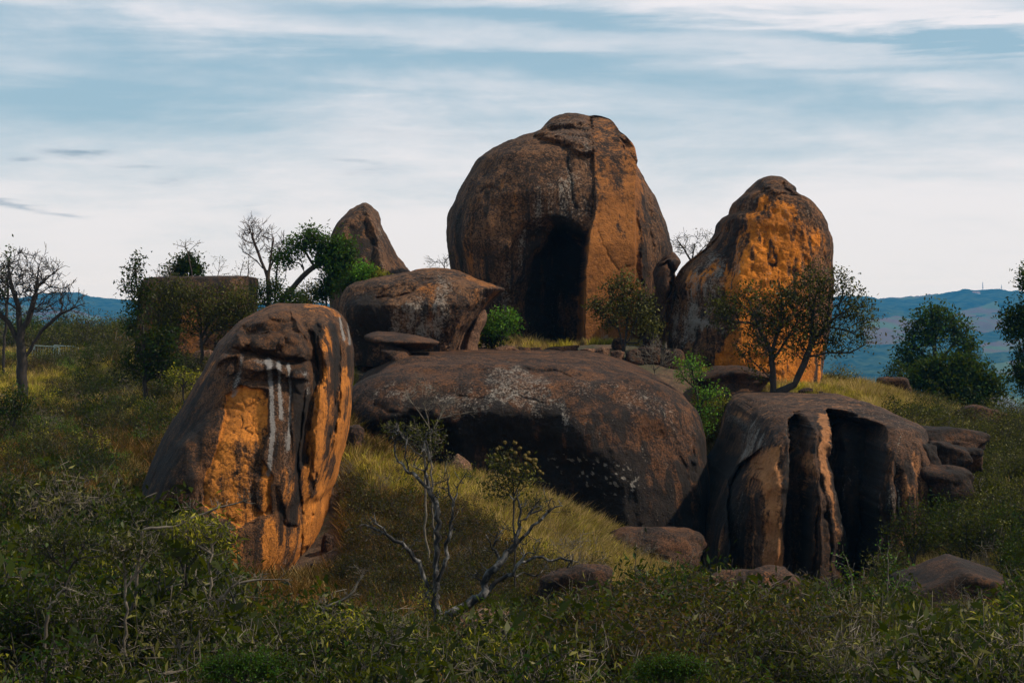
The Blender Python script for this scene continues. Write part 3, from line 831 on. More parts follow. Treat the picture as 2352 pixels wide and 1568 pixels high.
loft('whaleback_boulder', 'long low dome boulder in the centre, pale lichen over a black stained hollow face', 'boulder',
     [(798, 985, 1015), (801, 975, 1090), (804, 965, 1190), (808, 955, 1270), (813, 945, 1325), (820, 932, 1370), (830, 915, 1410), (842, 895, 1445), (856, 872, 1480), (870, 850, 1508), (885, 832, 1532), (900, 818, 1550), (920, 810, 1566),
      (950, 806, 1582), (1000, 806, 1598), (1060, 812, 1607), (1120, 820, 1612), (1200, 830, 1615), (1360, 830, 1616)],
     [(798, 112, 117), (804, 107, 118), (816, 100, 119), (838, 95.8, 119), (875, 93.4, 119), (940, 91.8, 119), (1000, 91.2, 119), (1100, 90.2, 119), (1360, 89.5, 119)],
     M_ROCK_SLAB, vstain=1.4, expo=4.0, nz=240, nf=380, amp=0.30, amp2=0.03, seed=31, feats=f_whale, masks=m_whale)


# ---- orange boulder on the right
def f_or(u, v, wu, wv, G):
    d = np.zeros(u.shape)
    d += 1.3 * sms(wu, 1700, 1672) * sms(wv, 480, 520)
    d += 0.9 * poly(wu, wv, [(1545, 700), (1600, 655), (1640, 700), (1640, 790), (1600, 800), (1550, 770)], 22)
    d += 0.5 * crack(wu, wv, [(1682, 495), (1694, 505), (1702, 520), (1690, 560), (1692, 620)], 5)
    d += 0.35 * crack(wu, wv, [(1780, 490), (1760, 520), (1757, 560), (1765, 605), (1778, 612), (1790, 600)], 4)
    for (a, b, r_) in ((1740, 620, 10), (1795, 640, 8), (1758, 690, 12), (1833, 555, 12), (1800, 500, 8), (1850, 600, 8), (1820, 620, 7), (1865, 560, 9), (1730, 480, 9), (1785, 590, 9), (1760, 470, 8)):
        d += 0.13 * np.exp(-(((wu - a) / r_) ** 2 + ((wv - b) / (r_ * 1.3)) ** 2))
    d += 0.6 * crack(wu, wv, [(1796, 425), (1812, 440), (1830, 446)], 5)
    d -= 0.5 * poly(wu, wv, [(1735, 415), (1790, 400), (1822, 438), (1800, 440), (1750, 440)], 6)
    d += 0.4 * crack(wu, wv, [(1600, 690), (1640, 700), (1690, 690)], 5)
    d -= 0.35 * poly(wu, wv, [(1600, 740), (1680, 720), (1690, 860), (1640, 850), (1620, 800)], 8)
    d += 0.06 * fbm(G, 1.0, 4, seed=46) + 0.08 * fbm(G, 3.0, 3, seed=47)
    return d


def m_or(u, v, G, N):
    n = fbm(G, 0.45, 4, seed=87)
    o = 0.08 + 0.4 * n + 0.6 * poly(u, v, [(1700, 480), (1740, 450), (1800, 470), (1830, 560), (1850, 700), (1885, 800), (1885, 910), (1700, 900), (1640, 850), (1690, 780), (1680, 700), (1690, 600)], 26)
    o += 0.3 * poly(u, v, [(1830, 480), (1880, 540), (1890, 800), (1840, 800)], 20)
    o += 0.6 * poly(u, v, [(1610, 780), (1690, 760), (1690, 850), (1640, 840)], 15) + 0.35 * poly(u, v, [(1590, 640), (1680, 600), (1690, 700), (1620, 690)], 16)
    w_ = 0.12 + 0.35 * poly(u, v, [(1560, 650), (1640, 560), (1680, 620), (1640, 760), (1560, 800), (1545, 720)], 25) + 0.35 * line(u, v, [(1694, 560), (1696, 700), (1700, 820)], 6) + 0.4 * line(u, v, [(1605, 745), (1650, 752), (1668, 760)], 9)
    w_ += 0.15 * poly(u, v, [(1820, 470), (1880, 540), (1890, 640), (1840, 600)], 18)
    d_ = 0.15 + 0.2 * sms(v, 520, 430) + 0.5 * poly(u, v, [(1560, 720), (1600, 690), (1640, 720), (1630, 800), (1570, 800)], 16) - 0.25 * poly(u, v, [(1700, 480), (1800, 470), (1880, 900), (1700, 880)], 20)
    d_ += 0.4 * poly(u, v, [(1655, 555), (1690, 540), (1692, 680), (1660, 690)], 10)
    d_ += 0.15 * poly(u, v, [(1800, 460), (1900, 540), (1900, 700), (1830, 600)], 22)
    return o, w_, d_


loft('orange_boulder', 'tall upright boulder with a bright orange face behind the leafy tree', 'boulder',
     [(405, 1758, 1772), (408, 1744, 1792), (414, 1736, 1802), (424, 1724, 1812), (434, 1712, 1821), (441, 1706, 1817), (446, 1700, 1824), (455, 1690, 1842), (470, 1684, 1858), (486, 1682, 1871), (493, 1674, 1876), (498, 1664, 1879), (510, 1655, 1883), (530, 1650, 1887), (546, 1640, 1896),
      (575, 1617, 1898), (600, 1588, 1896), (620, 1566, 1897), (640, 1551, 1896), (670, 1540, 1896), (700, 1530, 1895), (740, 1524, 1893), (790, 1528, 1890), (870, 1532, 1884), (960, 1536, 1870)],
     [(405, 119, 121), (415, 117, 123), (450, 115, 125), (520, 114, 126), (650, 113.3, 127), (960, 112.5, 127)],
     M_ROCK_OR, vstain=1.5, expo=2.7, nz=220, nf=230, amp=0.25, amp2=0.045, seed=41, feats=f_or, masks=m_or)


# ---- fluted cliff boulder
def f_cl(u, v, wu, wv, G):
    d = np.zeros(u.shape)
    su = wu + (v - 1150) * 0.02
    def groove(xs, top0, soft, dep, bot=1500):
        ys = [900, 960, 1050, 1150, 1250, 1400]
        L_ = np.interp(v, ys, xs[0]); R_ = np.interp(v, ys, xs[1])
        top0 = np.interp(u, top0[0], top0[1]) if isinstance(top0, tuple) else top0
        return dep * sms(wu, L_ - 3, L_ + soft) * sms(wu, R_ + 3, R_ - 3) * sms(v, top0 - 8, top0 + 12)
    # left bay
    d += groove(([1668, 1668, 1668, 1670, 1672, 1674], [1760, 1758, 1748, 1742, 1744, 1746]), ([1660, 1690, 1715, 1750], [1100, 1062, 1058, 1030]), 6, 2.6)
    # throat between first and second pillars
    d += groove(([1800, 1812, 1822, 1812, 1802, 1798], [1858, 1860, 1864, 1862, 1856, 1850]), ([1800, 1830, 1860], [985, 950, 972]), 5, 2.3)
    # wide black bay
    d += groove(([1896, 1906, 1918, 1934, 1950, 1964], [2020, 2034, 2028, 2020, 2016, 2010]), ([1885, 1960, 2035], [936, 955, 984]), 4, 4.2)
    d += 0.6 * crack(wu, wv, [(1876, 980), (1886, 1100), (1903, 1220), (1914, 1340)], 7)
    d -= (wu - np.interp(v, [900, 1050, 1150, 1250, 1400], [1876, 1884, 1900, 1916, 1930])) * -0.02 * sms(wu, 1876, 1880) * sms(wu, 1975, 1960) * sms(v, 960, 1000)
    # column bodies swell outwards
    d -= 0.9 * crack(wu, wv, [(1800, 965), (1772, 1010), (1768, 1100), (1772, 1250), (1775, 1400)], 24) * sms(v, 950, 1010)
    d -= 0.5 * crack(wu, wv, [(1876, 950), (1874, 1100), (1868, 1300)], 10)
    d -= 0.7 * crack(wu, wv, [(2050, 975), (2048, 1200)], 22)
    d += 0.4 * crack(wu, wv, [(2060, 1000), (2062, 1200)], 4)
    d += 0.9 * poly(wu, wv, [(1810, 965), (1838, 950), (1862, 985), (1866, 1040), (1830, 1060), (1814, 1030)], 8)
    d -= 0.8 * poly(wu, wv, [(1820, 960), (1836, 965), (1832, 1010), (1818, 1012)], 4)
    rib = fbm(np.stack([G[..., 0], G[..., 1] * 0.3, G[..., 2] * 0.06], -1), 1.6, 3, seed=58)
    d += 0.30 * rib * sms(v, 985, 1060)
    d += 2.0 * sms(wv, 1345, 1362) * sms(u, 1860, 1870) * sms(u, 1960, 1945)
    d += 0.05 * fbm(G, 1.2, 4, seed=56) + 0.10 * fbm(G, 2.4, 3, seed=57, sc3=(1, 1, 0.12)) * sms(v, 960, 1020)
    return d


def m_cl(u, v, G, N):
    n = fbm(G, 0.6, 4, seed=97)
    o = 0.12 + 0.25 * n
    o += 0.7 * line(u, v, [(1770, 1060), (1772, 1200), (1770, 1340)], 28) + 0.85 * line(u, v, [(1891, 960), (1898, 1050), (1908, 1150), (1925, 1260), (1938, 1350)], 13)  # sunlit faces of the pillars painted with the orange mask
    o += 0.45 * line(u, v, [(1866, 1050), (1872, 1200), (1866, 1340)], 9) + 0.2 * line(u, v, [(2030, 1100), (2028, 1200)], 8)
    topf = sms(v, np.interp(u, [1680, 1800, 1900, 2060], [1010, 950, 960, 1000]), np.interp(u, [1680, 1800, 1900, 2060], [980, 925, 935, 975]))
    o += 0.15 * topf
    w_ = 0.05 + 0.22 * topf + 0.45 * poly(u, v, [(1700, 960), (1740, 970), (1750, 1020), (1730, 1050), (1700, 1060), (1690, 1000)], 14)
    w_ += 0.55 * line(u, v, [(2062, 1000), (2066, 1200)], 2.5) + 0.3 * line(u, v, [(1800, 960), (1812, 1010), (1820, 1080)], 5)
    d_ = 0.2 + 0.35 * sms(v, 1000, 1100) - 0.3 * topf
    d_ += 0.5 * poly(u, v, [(1668, 1075), (1745, 1040), (1745, 1400), (1672, 1400)], 8) + 0.55 * poly(u, v, [(1905, 950), (2030, 985), (2020, 1400), (1950, 1400)], 8) + 0.3 * poly(u, v, [(1800, 980), (1860, 980), (1858, 1400), (1800, 1400)], 8)  # shade inside the three bays painted into the dark mask
    d_ -= 0.9 * line(u, v, [(1770, 1060), (1772, 1200), (1770, 1340)], 30) + 0.75 * line(u, v, [(1891, 960), (1898, 1050), (1908, 1150), (1925, 1260), (1938, 1350)], 16) + 0.35 * line(u, v, [(1866, 1050), (1872, 1200), (1866, 1340)], 9)  # dark mask lifted on the same pillars, painted as sunlit
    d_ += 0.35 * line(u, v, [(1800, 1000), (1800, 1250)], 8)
    return o, w_, d_


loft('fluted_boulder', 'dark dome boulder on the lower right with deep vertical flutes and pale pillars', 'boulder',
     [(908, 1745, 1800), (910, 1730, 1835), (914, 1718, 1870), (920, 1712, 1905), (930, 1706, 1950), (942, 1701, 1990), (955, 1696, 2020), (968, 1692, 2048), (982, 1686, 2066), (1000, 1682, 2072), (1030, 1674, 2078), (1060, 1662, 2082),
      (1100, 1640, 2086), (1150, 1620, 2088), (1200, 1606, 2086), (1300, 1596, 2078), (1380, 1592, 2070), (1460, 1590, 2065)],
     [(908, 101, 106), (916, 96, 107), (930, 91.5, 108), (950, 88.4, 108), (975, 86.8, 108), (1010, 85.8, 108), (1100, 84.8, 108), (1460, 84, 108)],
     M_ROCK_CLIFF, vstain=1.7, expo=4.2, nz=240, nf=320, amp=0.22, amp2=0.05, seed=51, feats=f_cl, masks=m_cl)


# ---- pointed cone boulder behind
def m_cone(u, v, G, N):
    n = fbm(G, 0.5, 3, seed=66)
    o = 0.12 + 0.25 * n
    drk = 0.15 + 0.5 * poly(u, v, [(795, 560), (800, 520), (826, 500), (850, 505), (860, 560), (850, 620), (800, 620)], 8)
    w_ = 0.12 + 0.25 * line(u, v, [(842, 475), (870, 530), (880, 620)], 10)
    return o, w_, drk


loft('cone_boulder', 'pointed cone shaped brown boulder against the sky left of the giant', 'boulder',
     [(467, 836, 843), (469, 830, 849), (473, 820, 856), (480, 806, 863), (488, 797, 868), (498, 788, 873), (515, 775, 881), (540, 764, 892), (565, 760, 905), (590, 758, 920), (615, 757, 937), (635, 757, 952), (700, 757, 975), (830, 760, 985)],
     [(467, 142, 144), (480, 139.5, 147), (520, 137, 149), (600, 135, 151), (830, 134, 152)],
     M_ROCK_BIG, expo=2.3, nz=110, nf=110, nb=36, amp=0.2, amp2=0.10, seed=61, masks=m_cone,
     feats=lambda u, v, wu, wv, G: -0.8 * line(u, v, [(842, 470), (872, 540), (885, 640)], 12) + 0.8 * poly(u, v, [(795, 640), (800, 520), (840, 500), (862, 560), (862, 640)], 12))


# ---- overhanging boulder with a sharp nose
def f_mid(u, v, wu, wv, G):
    d = 0.9 * crack(wu, wv, [(870, 690), (930, 668), (975, 650), (1005, 645)], 6)
    d = d + 1.1 * sms(wv, np.interp(wu, [800, 900, 1000, 1060], [700, 690, 668, 640]), 800) * sms(u, 1050, 960)
    d -= 0.5 * crack(wu, wv, [(880, 655), (950, 640), (1010, 630)], 8)
    d += 0.5 * crack(wu, wv, [(1100, 705), (1098, 725), (1105, 740)], 4)
    d += 0.15 * fbm(G, 1.2, 4, seed=68)
    return d


def m_mid(u, v, G, N):
    n = fbm(G, 0.6, 3, seed=67)
    o = 0.15 + 0.3 * n + 0.4 * poly(u, v, [(960, 665), (1010, 650), (1020, 665), (990, 680)], 6) + 0.2 * sms(u, 1040, 1120) + 0.1 * sms(v, 655, 630)
    w_ = 0.12 + 0.4 * poly(u, v, [(910, 690), (960, 680), (1000, 700), (985, 800), (950, 800), (900, 760)], 18) + 0.35 * poly(u, v, [(1005, 630), (1040, 640), (1030, 720), (1000, 790), (985, 760)], 12)
    d_ = 0.25 + 0.5 * poly(u, v, [(790, 690), (870, 670), (900, 740), (900, 800), (790, 800)], 18) + 0.4 * line(u, v, [(975, 690), (960, 800)], 8) - 0.3 * sms(v, 660, 635)
    return o, w_, d_


loft('nosed_boulder', 'mottled grey brown boulder with a sharp nose overhanging to the right', 'boulder',
     [(617, 992, 1012), (620, 978, 1028), (625, 950, 1048), (631, 915, 1066), (638, 868, 1084), (646, 832, 1104), (652, 814, 1120), (658, 802, 1140), (662, 798, 1160), (667, 795, 1153), (680, 790, 1134), (700, 787, 1117), (730, 785, 1096), (760, 786, 1072), (800, 790, 1052), (840, 792, 1045)],
     [(617, 114, 117), (630, 110.5, 118), (650, 108.5, 118.5), (700, 107, 119), (840, 107, 119)],
     M_ROCK_BIG, expo=3.6, nz=150, nf=230, nb=40, amp=0.12, amp2=0.06, seed=71, feats=f_mid, masks=m_mid)

loft('leaning_slab', 'tilted rock slab propped under the sharp nose of the mottled boulder', 'rock',
     [(706, 1102, 1108), (711, 1096, 1114), (720, 1088, 1117), (735, 1078, 1116), (750, 1070, 1110), (770, 1060, 1102), (790, 1050, 1097), (830, 1040, 1096)],
     [(706, 111, 112.2), (740, 110.3, 113), (830, 109.8, 113.5)], M_ROCK_RED, expo=3.5, nz=50, nf=50, nb=16, amp=0.12, amp2=0.07, seed=72,
     feats=lambda u, v, wu, wv, G: 0.6 * line(u, v, [(1090, 725), (1070, 770), (1062, 800)], 5))

loft('flat_slab', 'wide thin flat slab lying in front of the mottled boulder', 'rock',
     [(762, 868, 905), (765, 852, 930), (769, 842, 950), (774, 838, 972), (780, 842, 998), (786, 858, 1010), (792, 888, 1006), (798, 915, 990), (804, 935, 962)],
     [(762, 104, 106), (770, 102, 107), (786, 100.6, 107), (795, 101.5, 106), (804, 103, 105)], M_ROCK_SM, expo=2.6, nz=40, nf=90, nb=20, amp=0.05, amp2=0.05, seed=73)
loft('flat_slab', 'smaller wedge slab under the wide flat slab beside dry grass', 'rock',
     [(797, 885, 905), (800, 874, 925), (806, 872, 938), (814, 880, 945), (822, 892, 946), (832, 905, 940)],
     [(797, 101.5, 103), (806, 100.5, 104), (832, 100, 104.5)], M_ROCK_SM, expo=2.6, nz=30, nf=60, nb=16, amp=0.05, amp2=0.05, seed=74)


# ---- square block rock on the left
def m_blk(u, v, G, N):
    n = fbm(G, 0.7, 3, seed=69)
    return (0.08 + 0.2 * n + 0.4 * poly(u, v, [(420, 700), (470, 660), (480, 720), (450, 780), (400, 780)], 14) + 0.3 * sms(v, 700, 760),
            0.08 + 0.0 * u + 0.25 * poly(u, v, [(520, 640), (575, 640), (570, 690), (530, 690)], 8), 0.25 + 0.3 * sms(v, 680, 650) + 0 * u)


loft('block_boulder', 'flat topped square block of brown rock half hidden by shrubs on the left', 'boulder',
     [(634, 500, 576), (635, 430, 578), (637, 375, 578), (641, 352, 578), (648, 345, 578), (660, 342, 577), (700, 338, 576), (760, 332, 572), (830, 330, 570)],
     [(634, 124, 130), (636, 123, 131), (660, 122.4, 131), (830, 122, 131)], M_ROCK_BIG, expo=9.0, nz=70, nf=110, nb=30, amp=0.05, amp2=0.05, seed=75, masks=m_blk,
     feats=lambda u, v, wu, wv, G: 0.4 * sms(wu, 385, 355) + 0.3 * line(wu, wv, [(400, 650), (395, 760)], 4))

loft('wedged_boulder', 'dark knobbly boulder wedged between the giant and the orange boulder', 'boulder',
     [(579, 1538, 1546), (584, 1532, 1552), (592, 1522, 1558), (602, 1506, 1564), (612, 1500, 1560), (630, 1498, 1552), (650, 1500, 1548), (675, 1505, 1542), (700, 1512, 1532), (740, 1515, 1530)],
     [(579, 119, 120.5), (600, 117.4, 121.5), (650, 117, 121.5), (740, 117.5, 121)], M_ROCK_SM, expo=2.3, nz=60, nf=50, nb=20, amp=0.3, amp2=0.12, seed=76,
     feats=lambda u, v, wu, wv, G: 0.8 * line(wu, wv, [(1510, 610), (1535, 600), (1550, 620), (1535, 680)], 4))


def find_Y(px, py, guess, tol=0.3):
    """distance at which the ground shows at picture point px, py"""
    Ys = np.linspace(guess * (1 - tol), guess * (1 + tol), 300)
    v = HZ - gz((px - 1176) / FP * Ys, Ys) / Ys * FP
    k = np.argmin(np.abs(v - py) + 0.15 * np.abs(Ys - guess))
    return float(Ys[k])


# ------------------------------------------------------------------ smaller rocks: rounded polyhedra
def rock(name, label, px, top, bot, wpx, Y, seed, mat=None, depth=None, group=None, facets=16, soft=16.0, dark=0.15, tilt=0.0, res=(44, 72), pk=None, cat='rock', fit=True):
    rng = np.random.RandomState(seed)
    if fit: Y = find_Y(px, bot, Y)
    nr, nc = res
    th = np.linspace(0.0001, math.pi - 0.0001, nr)[:, None]; ph = np.linspace(0, 2 * math.pi, nc, endpoint=False)[None]
    D = np.stack([np.sin(th) * np.cos(ph), np.sin(th) * np.sin(ph), np.cos(th) * np.ones_like(ph)], -1)
    n_ = rng.randn(facets, 3); n_ /= np.linalg.norm(n_, axis=1, keepdims=True)
    n_ = np.r_[n_, [[0, 0, 1], [0, 0, -1], [1, 0, 0], [-1, 0, 0], [0, 1, 0], [0, -1, 0]]]
    if pk:
        n_ = np.array(pk + [(0, 0, -1)], float); n_ /= np.linalg.norm(n_, axis=1, keepdims=True)
    off = 0.78 + 0.3 * rng.rand(len(n_))
    q = np.maximum(D @ n_.T, 1e-3) / off
    r_ = 1.0 / np.power((q ** soft).sum(-1), 1 / soft)
    G = D * r_[..., None]
    G += (0.25 if pk else 1.0) * D * (fbm(G, 0.8, 2, seed=seed * 0.77) * 0.22 + fbm(G, 2.0, 4, 0.6, seed=seed * 0.37) * 0.09 - 0.10 * np.abs(fbm(G, 1.6, 3, seed=seed * 0.5 + 3)))[..., None]
    if tilt:
        c, s_ = math.cos(tilt), math.sin(tilt)
        G = np.stack([G[..., 0] * c + G[..., 2] * s_, G[..., 1], -G[..., 0] * s_ + G[..., 2] * c], -1)
    mn, mx_ = G.reshape(-1, 3).min(0), G.reshape(-1, 3).max(0)
    G = (G - (mn + mx_) / 2) / ((mx_ - mn) / 2)
    W = wpx / FP * Y / 2; H = (bot - top) / FP * Y / 2
    Dp = depth or max(W, H) * 0.9
    G = G * np.array([W, Dp, H])
    G += np.sign(G) * 0
    low = G[..., 2] < 0
    G[..., 2] = np.where(low, G[..., 2] * 1.6, G[..., 2])
    G[..., :2] *= np.where(low, 1 + 0.12 * np.clip(-G[..., 2] / H, 0, 1.6), 1.0)[..., None]
    o0 = np.array([(px - 1176) / FP * Y, Y, (HZ - bot) / FP * Y])
    G[..., 2] += H
    V = G.reshape(-1, 3)
    me = mesh_np(name, V, grid_faces(nr, nc, True), mat or M_ROCK_SM)
    nn = fbm(G, 0.9, 3, seed=seed)
    set_mask(me, (0.12 + 0.3 * nn).ravel(), np.full(nn.size, 0.08), (dark + 0.2 * nn).ravel())
    return tag(link(name, me, loc=tuple(o0)), label, cat, group)


rock('boulder', 'dark boulder in deep shade right under the square block rock', 450, 750, 830, 118, 117, 1, dark=0.5)
rock('boulder', 'squat dark boulder between the square block and the folded boulder', 492, 758, 830, 62, 112, 2, dark=0.3)
rock('boulder', 'pinkish pointed boulder beside the upper left edge of the folded boulder', 470, 802, 860, 62, 100, 3, M_ROCK_RED)
rock('boulder', 'smooth rounded boulder half sunk at the foot of the central dome', 1500, 1206, 1320, 250, 80, 4, dark=0.2, facets=5, soft=3.2, cat='boulder')
rock('boulder', 'dark jagged boulder by the dead tree in the lower centre', 1322, 1290, 1440, 185, 64, 5, dark=0.35, cat='boulder')
rock('boulder', 'large rounded brown boulder half hidden by brown shrubs, below the fluted boulder', 1722, 1300, 1500, 250, 58, 7, dark=0.1, facets=5, soft=3.2, cat='boulder')
rock('boulder', 'pinkish low boulder behind shrubs right of the dead tree base', 1130, 1402, 1530, 190, 52, 8, M_ROCK_RED, dark=0.15, facets=5, soft=3.2, cat='boulder')
rock('roof_shaped_boulder', 'dark boulder with a roof like ridge at the lower right', 2195, 1284, 1420, 270, 68, 9, dark=0.55, cat='boulder',
     pk=[(0.62, -0.15, 0.78), (-0.72, -0.1, 0.70), (0, -1, 0.05), (0, 1, 0.1), (1, 0, 0), (-1, 0, 0)], soft=26, depth=2.2)
for a in (('lowest broad dark boulder of the pile on the right slope', 2172, 1066, 1150, 140, 86, 11), ('round hollowed boulder on the left of the right slope pile', 2118, 1012, 1096, 84, 87, 12),
          ('tilted brown boulder on top of the right slope pile', 2172, 1010, 1078, 104, 88, 13), ('small grey round boulder at the right end of the slope pile', 2222, 1024, 1074, 66, 88, 14)):
    rock('boulder', a[0], a[1], a[2], a[3], a[4], a[5], a[6], dark=0.6, group='boulders piled on the right slope', soft=9, facets=10, fit=False)
rock('rock_ledge', 'long mossy rock ledge sloping down from the right top of the fluted boulder', 2150, 972, 1060, 230, 93, 16, dark=0.6, tilt=0.36, depth=2.2, soft=12, facets=12, fit=False)
rock('boulder', 'long dark sloping rock under the leafy tree', 1690, 838, 915, 190, 108, 15, dark=0.4, tilt=0.30, depth=1.6)
rock('stone', 'pale whitish stone at the left foot of the leafy tree slope', 1702, 878, 918, 38, 106, 16, M_ROCK_RED, dark=-0.2)
rock('stone', 'pink slanted pyramid stone standing in the dry grass below the dome', 1052, 1042, 1112, 64, 84, 17, M_ROCK_RED, dark=-0.1, pk=[(0.7, -0.3, 0.6), (-0.8, -0.2, 0.5), (0.1, -0.9, 0.35), (0, 1, 0.2), (1, 0, 0), (-1, 0, 0)], soft=20)
rock('boulder', 'low brown dome rock in front of the dark trees on the right', 2052, 864, 920, 80, 128, 18, M_ROCK_SM, dark=0.0, facets=8, soft=6)
rock('boulder', 'long brown rock ledge below the dark trees at the right edge', 2260, 928, 990, 130, 115, 19, M_ROCK_SM, dark=0.05, facets=8, soft=7, tilt=0.2)
rock('stone', 'grey stone leaning on the right foot of the folded boulder', 752, 1224, 1262, 30, 70.5, 20, M_ROCK_SM)
rock('stone', 'flat stone on the ground below the folded boulder', 742, 1290, 1318, 60, 66, 21, M_ROCK_SM)
rock('stone', 'grey rounded stone beside the folded boulder in the gap to the dome', 816, 975, 1040, 44, 86, 22, M_ROCK_SM)
rock('stone', 'round stone in the grass under the bushes at the far left', 40, 975, 1005, 40, 88, 23, M_ROCK_SM, dark=0.0)
rock('stone', 'small reddish rock just right of the folded boulder top', 822, 768, 802, 34, 96, 24, M_ROCK_RED)
rock('boulder', 'reddish rock in the grass between folded boulder and flat slabs', 832, 800, 850, 40, 97, 25, M_ROCK_RED)
pl = [(1165, 794, 812, 60, 'flat triangular stone on the ledge left of the dark hollow'), (1205, 796, 812, 30, 'small stone at the left foot of the dark hollow'),
      (1232, 797, 813, 26, 'narrow stone at the foot of the dark hollow'), (1288, 792, 818, 84, 'long brown rock lying across the mouth of the dark hollow'),
      (1352, 799, 818, 44, 'pointed stone at the foot of the orange slab'), (1385, 796, 818, 36, 'pale stone below the grey patch of the orange slab'),
      (1418, 804, 826, 34, 'low stone under the olive tree on the ledge'), (1455, 800, 830, 42, 'brown stone right of the olive tree stem'),
      (1490, 796, 832, 60, 'larger rounded stone behind the dry bush right of the olive tree'), (1548, 800, 840, 50, 'shaded stone between the olive tree and the orange boulder'),
      (1420, 775, 802, 30, 'upright stone leaning on the orange slab base'), (1500, 762, 800, 46, 'grey rock beneath the wedged boulder')]
for i, (px, a, b, wd, lb) in enumerate(pl):
    rock('stone', lb, px, a, b, wd, 118.5 if i < 4 else 116.5 if px < 1480 else 118, 30 + i, M_ROCK_RED if i in (0, 4, 5, 6) else M_ROCK_SM, group='stones strewn along the ledge below the giant boulder', res=(22, 34), soft=14)
rock('stone', 'dark stone right of the leafy tree base', 1850, 890, 912, 34, 105, 51, dark=0.5)
rock('stone', 'small dark stone farthest right on top of the fluted boulder', 1885, 898, 914, 26, 104, 52, dark=0.5)
rock('stone', 'flat dark stone left of the leafy tree on the fluted boulder edge', 1702, 906, 918, 40, 103, 53, dark=0.4)


# ------------------------------------------------------------------ plants
def tubes(pos, par, rad, sides=4):
    n = len(pos)
    idx = np.arange(1, n)
    p = par[1:]
    dirs = np.zeros((n, 3)); dirs[1:] = pos[1:] - pos[p]
    dirs[0] = dirs[1] if n > 1 else (0, 0, 1)
    dirs /= np.maximum(np.linalg.norm(dirs, axis=1, keepdims=True), 1e-9)
    mainc = np.full(n, -1); best = np.zeros(n)
    for i in range(1, n):
        if rad[i] > best[par[i]]:
            best[par[i]] = rad[i]; mainc[par[i]] = i
    ismain = mainc[p] == idx
    d0 = np.where(ismain[:, None], dirs[p], dirs[idx]); r0 = np.where(ismain, rad[p], np.minimum(rad[idx] * 1.25, rad[p]))
    d1 = dirs[idx]; r1 = rad[idx]
    a = np.arange(sides) / sides * 2 * math.pi

    def ring(c, d, r):
        ref = np.where(np.abs(d[:, 2:3]) > 0.95, np.array([[1.0, 0, 0]]), np.array([[0, 0, 1.0]]))
        e1 = np.cross(d, ref); e1 /= np.maximum(np.linalg.norm(e1, axis=1, keepdims=True), 1e-9)
        e2 = np.cross(d, e1)
        return c[:, None] + r[:, None, None] * (np.cos(a)[None, :, None] * e1[:, None] + np.sin(a)[None, :, None] * e2[:, None])
    A = ring(pos[p], d0, r0); B = ring(pos[idx], d1, r1)
    V = np.concatenate([A, B], 1).reshape(-1, 3)
    m = len(idx)
    base = (np.arange(m) * 2 * sides)[:, None]
    j = np.arange(sides)[None]; j2 = (j + 1) % sides
    F = np.stack([base + j, base + j2, base + sides + j2, base + sides + j], -1).reshape(-1, 4)
    return V, F


def grow(trunks, targets, rng, step=0.35, curl=0.35, lenw=0.35, jit=0.06, rtip=0.012, rbase=0.15, droop=0.0):
    """trunks: list of (parent_trunk_index or None, points array). Returns pos, par, rad, tip indices"""
    pos, par, plen = [], [], []
    for ti, pts in enumerate(trunks):
        pts = np.array(pts, float)
        start = 0
        if pos:   # join to nearest existing node
            dd = [np.linalg.norm(q - pts[0]) for q in pos]
            start = int(np.argmin(dd))
            prev = start
        else:
            pos.append(pts[0]); par.append(0); plen.append(0.0); prev = 0
        for a, b in zip(pts[:-1], pts[1:]):
            L = np.linalg.norm(b - a); k = max(1, int(L / step))
            for i in range(1, k + 1):
                q = a + (b - a) * i / k + (rng.randn(3) * jit * 0.5 if i < k else 0)
                pos.append(q); par.append(prev); plen.append(plen[prev] + L / k); prev = len(pos) - 1
    ntr = len(pos)
    cap = len(pos) + len(targets) * 60
    PA = np.zeros((cap, 3)); PA[:ntr] = pos
    LA = np.zeros(cap); LA[:ntr] = plen
    par = par + [0] * (cap - ntr)
    n = ntr
    org = PA[0]
    targets = np.array(targets)
    if len(targets):
        dmin = np.array([np.min(np.linalg.norm(PA[:ntr] - q, axis=1)) for q in targets])
        order = np.argsort(dmin + rng.rand(len(dmin)) * 0.3)
        skip = max(1, ntr // 12)
        for q in targets[order]:
            dd = np.linalg.norm(PA[:n] - q, axis=1) + lenw * LA[:n]
            dd[:skip] += 1e3
            dd += np.maximum(0, PA[:n, 2] - q[2]) * 0.9
            s_ = int(np.argmin(dd))
            a = PA[s_]; L = np.linalg.norm(q - a)
            if L < 1e-3: continue
            pd = a - PA[par[s_]]; pn = np.linalg.norm(pd)
            pd = pd / pn if pn > 1e-6 else np.array([0, 0, 1.0])
            c = a + pd * L * curl + np.array([0, 0, -droop * L])
            k = min(40, max(1, int(math.ceil(L / step))))
            prev = s_
            for i in range(1, k + 1):
                if n >= cap: break
                tt = i / k
                r = (1 - tt) ** 2 * a + 2 * tt * (1 - tt) * c + tt * tt * q
                if i < k: r = r + rng.randn(3) * jit
                PA[n] = r; par[n] = prev; LA[n] = LA[prev] + np.linalg.norm(r - PA[prev]); prev = n; n += 1
    PA = PA[:n]; par = np.array(par[:n])
    tips = np.zeros(n); ch = np.zeros(n, int)
    np.add.at(ch, par[1:], 1)
    istip = ch == 0
    tips[istip] = 1
    for i in range(n - 1, 0, -1):
        tips[par[i]] += tips[i]
    e = math.log(rbase / rtip) / math.log(max(tips[0], 2))
    rad = rtip * np.maximum(tips, 1) ** e
    return PA, par, rad, np.where(istip)[0]


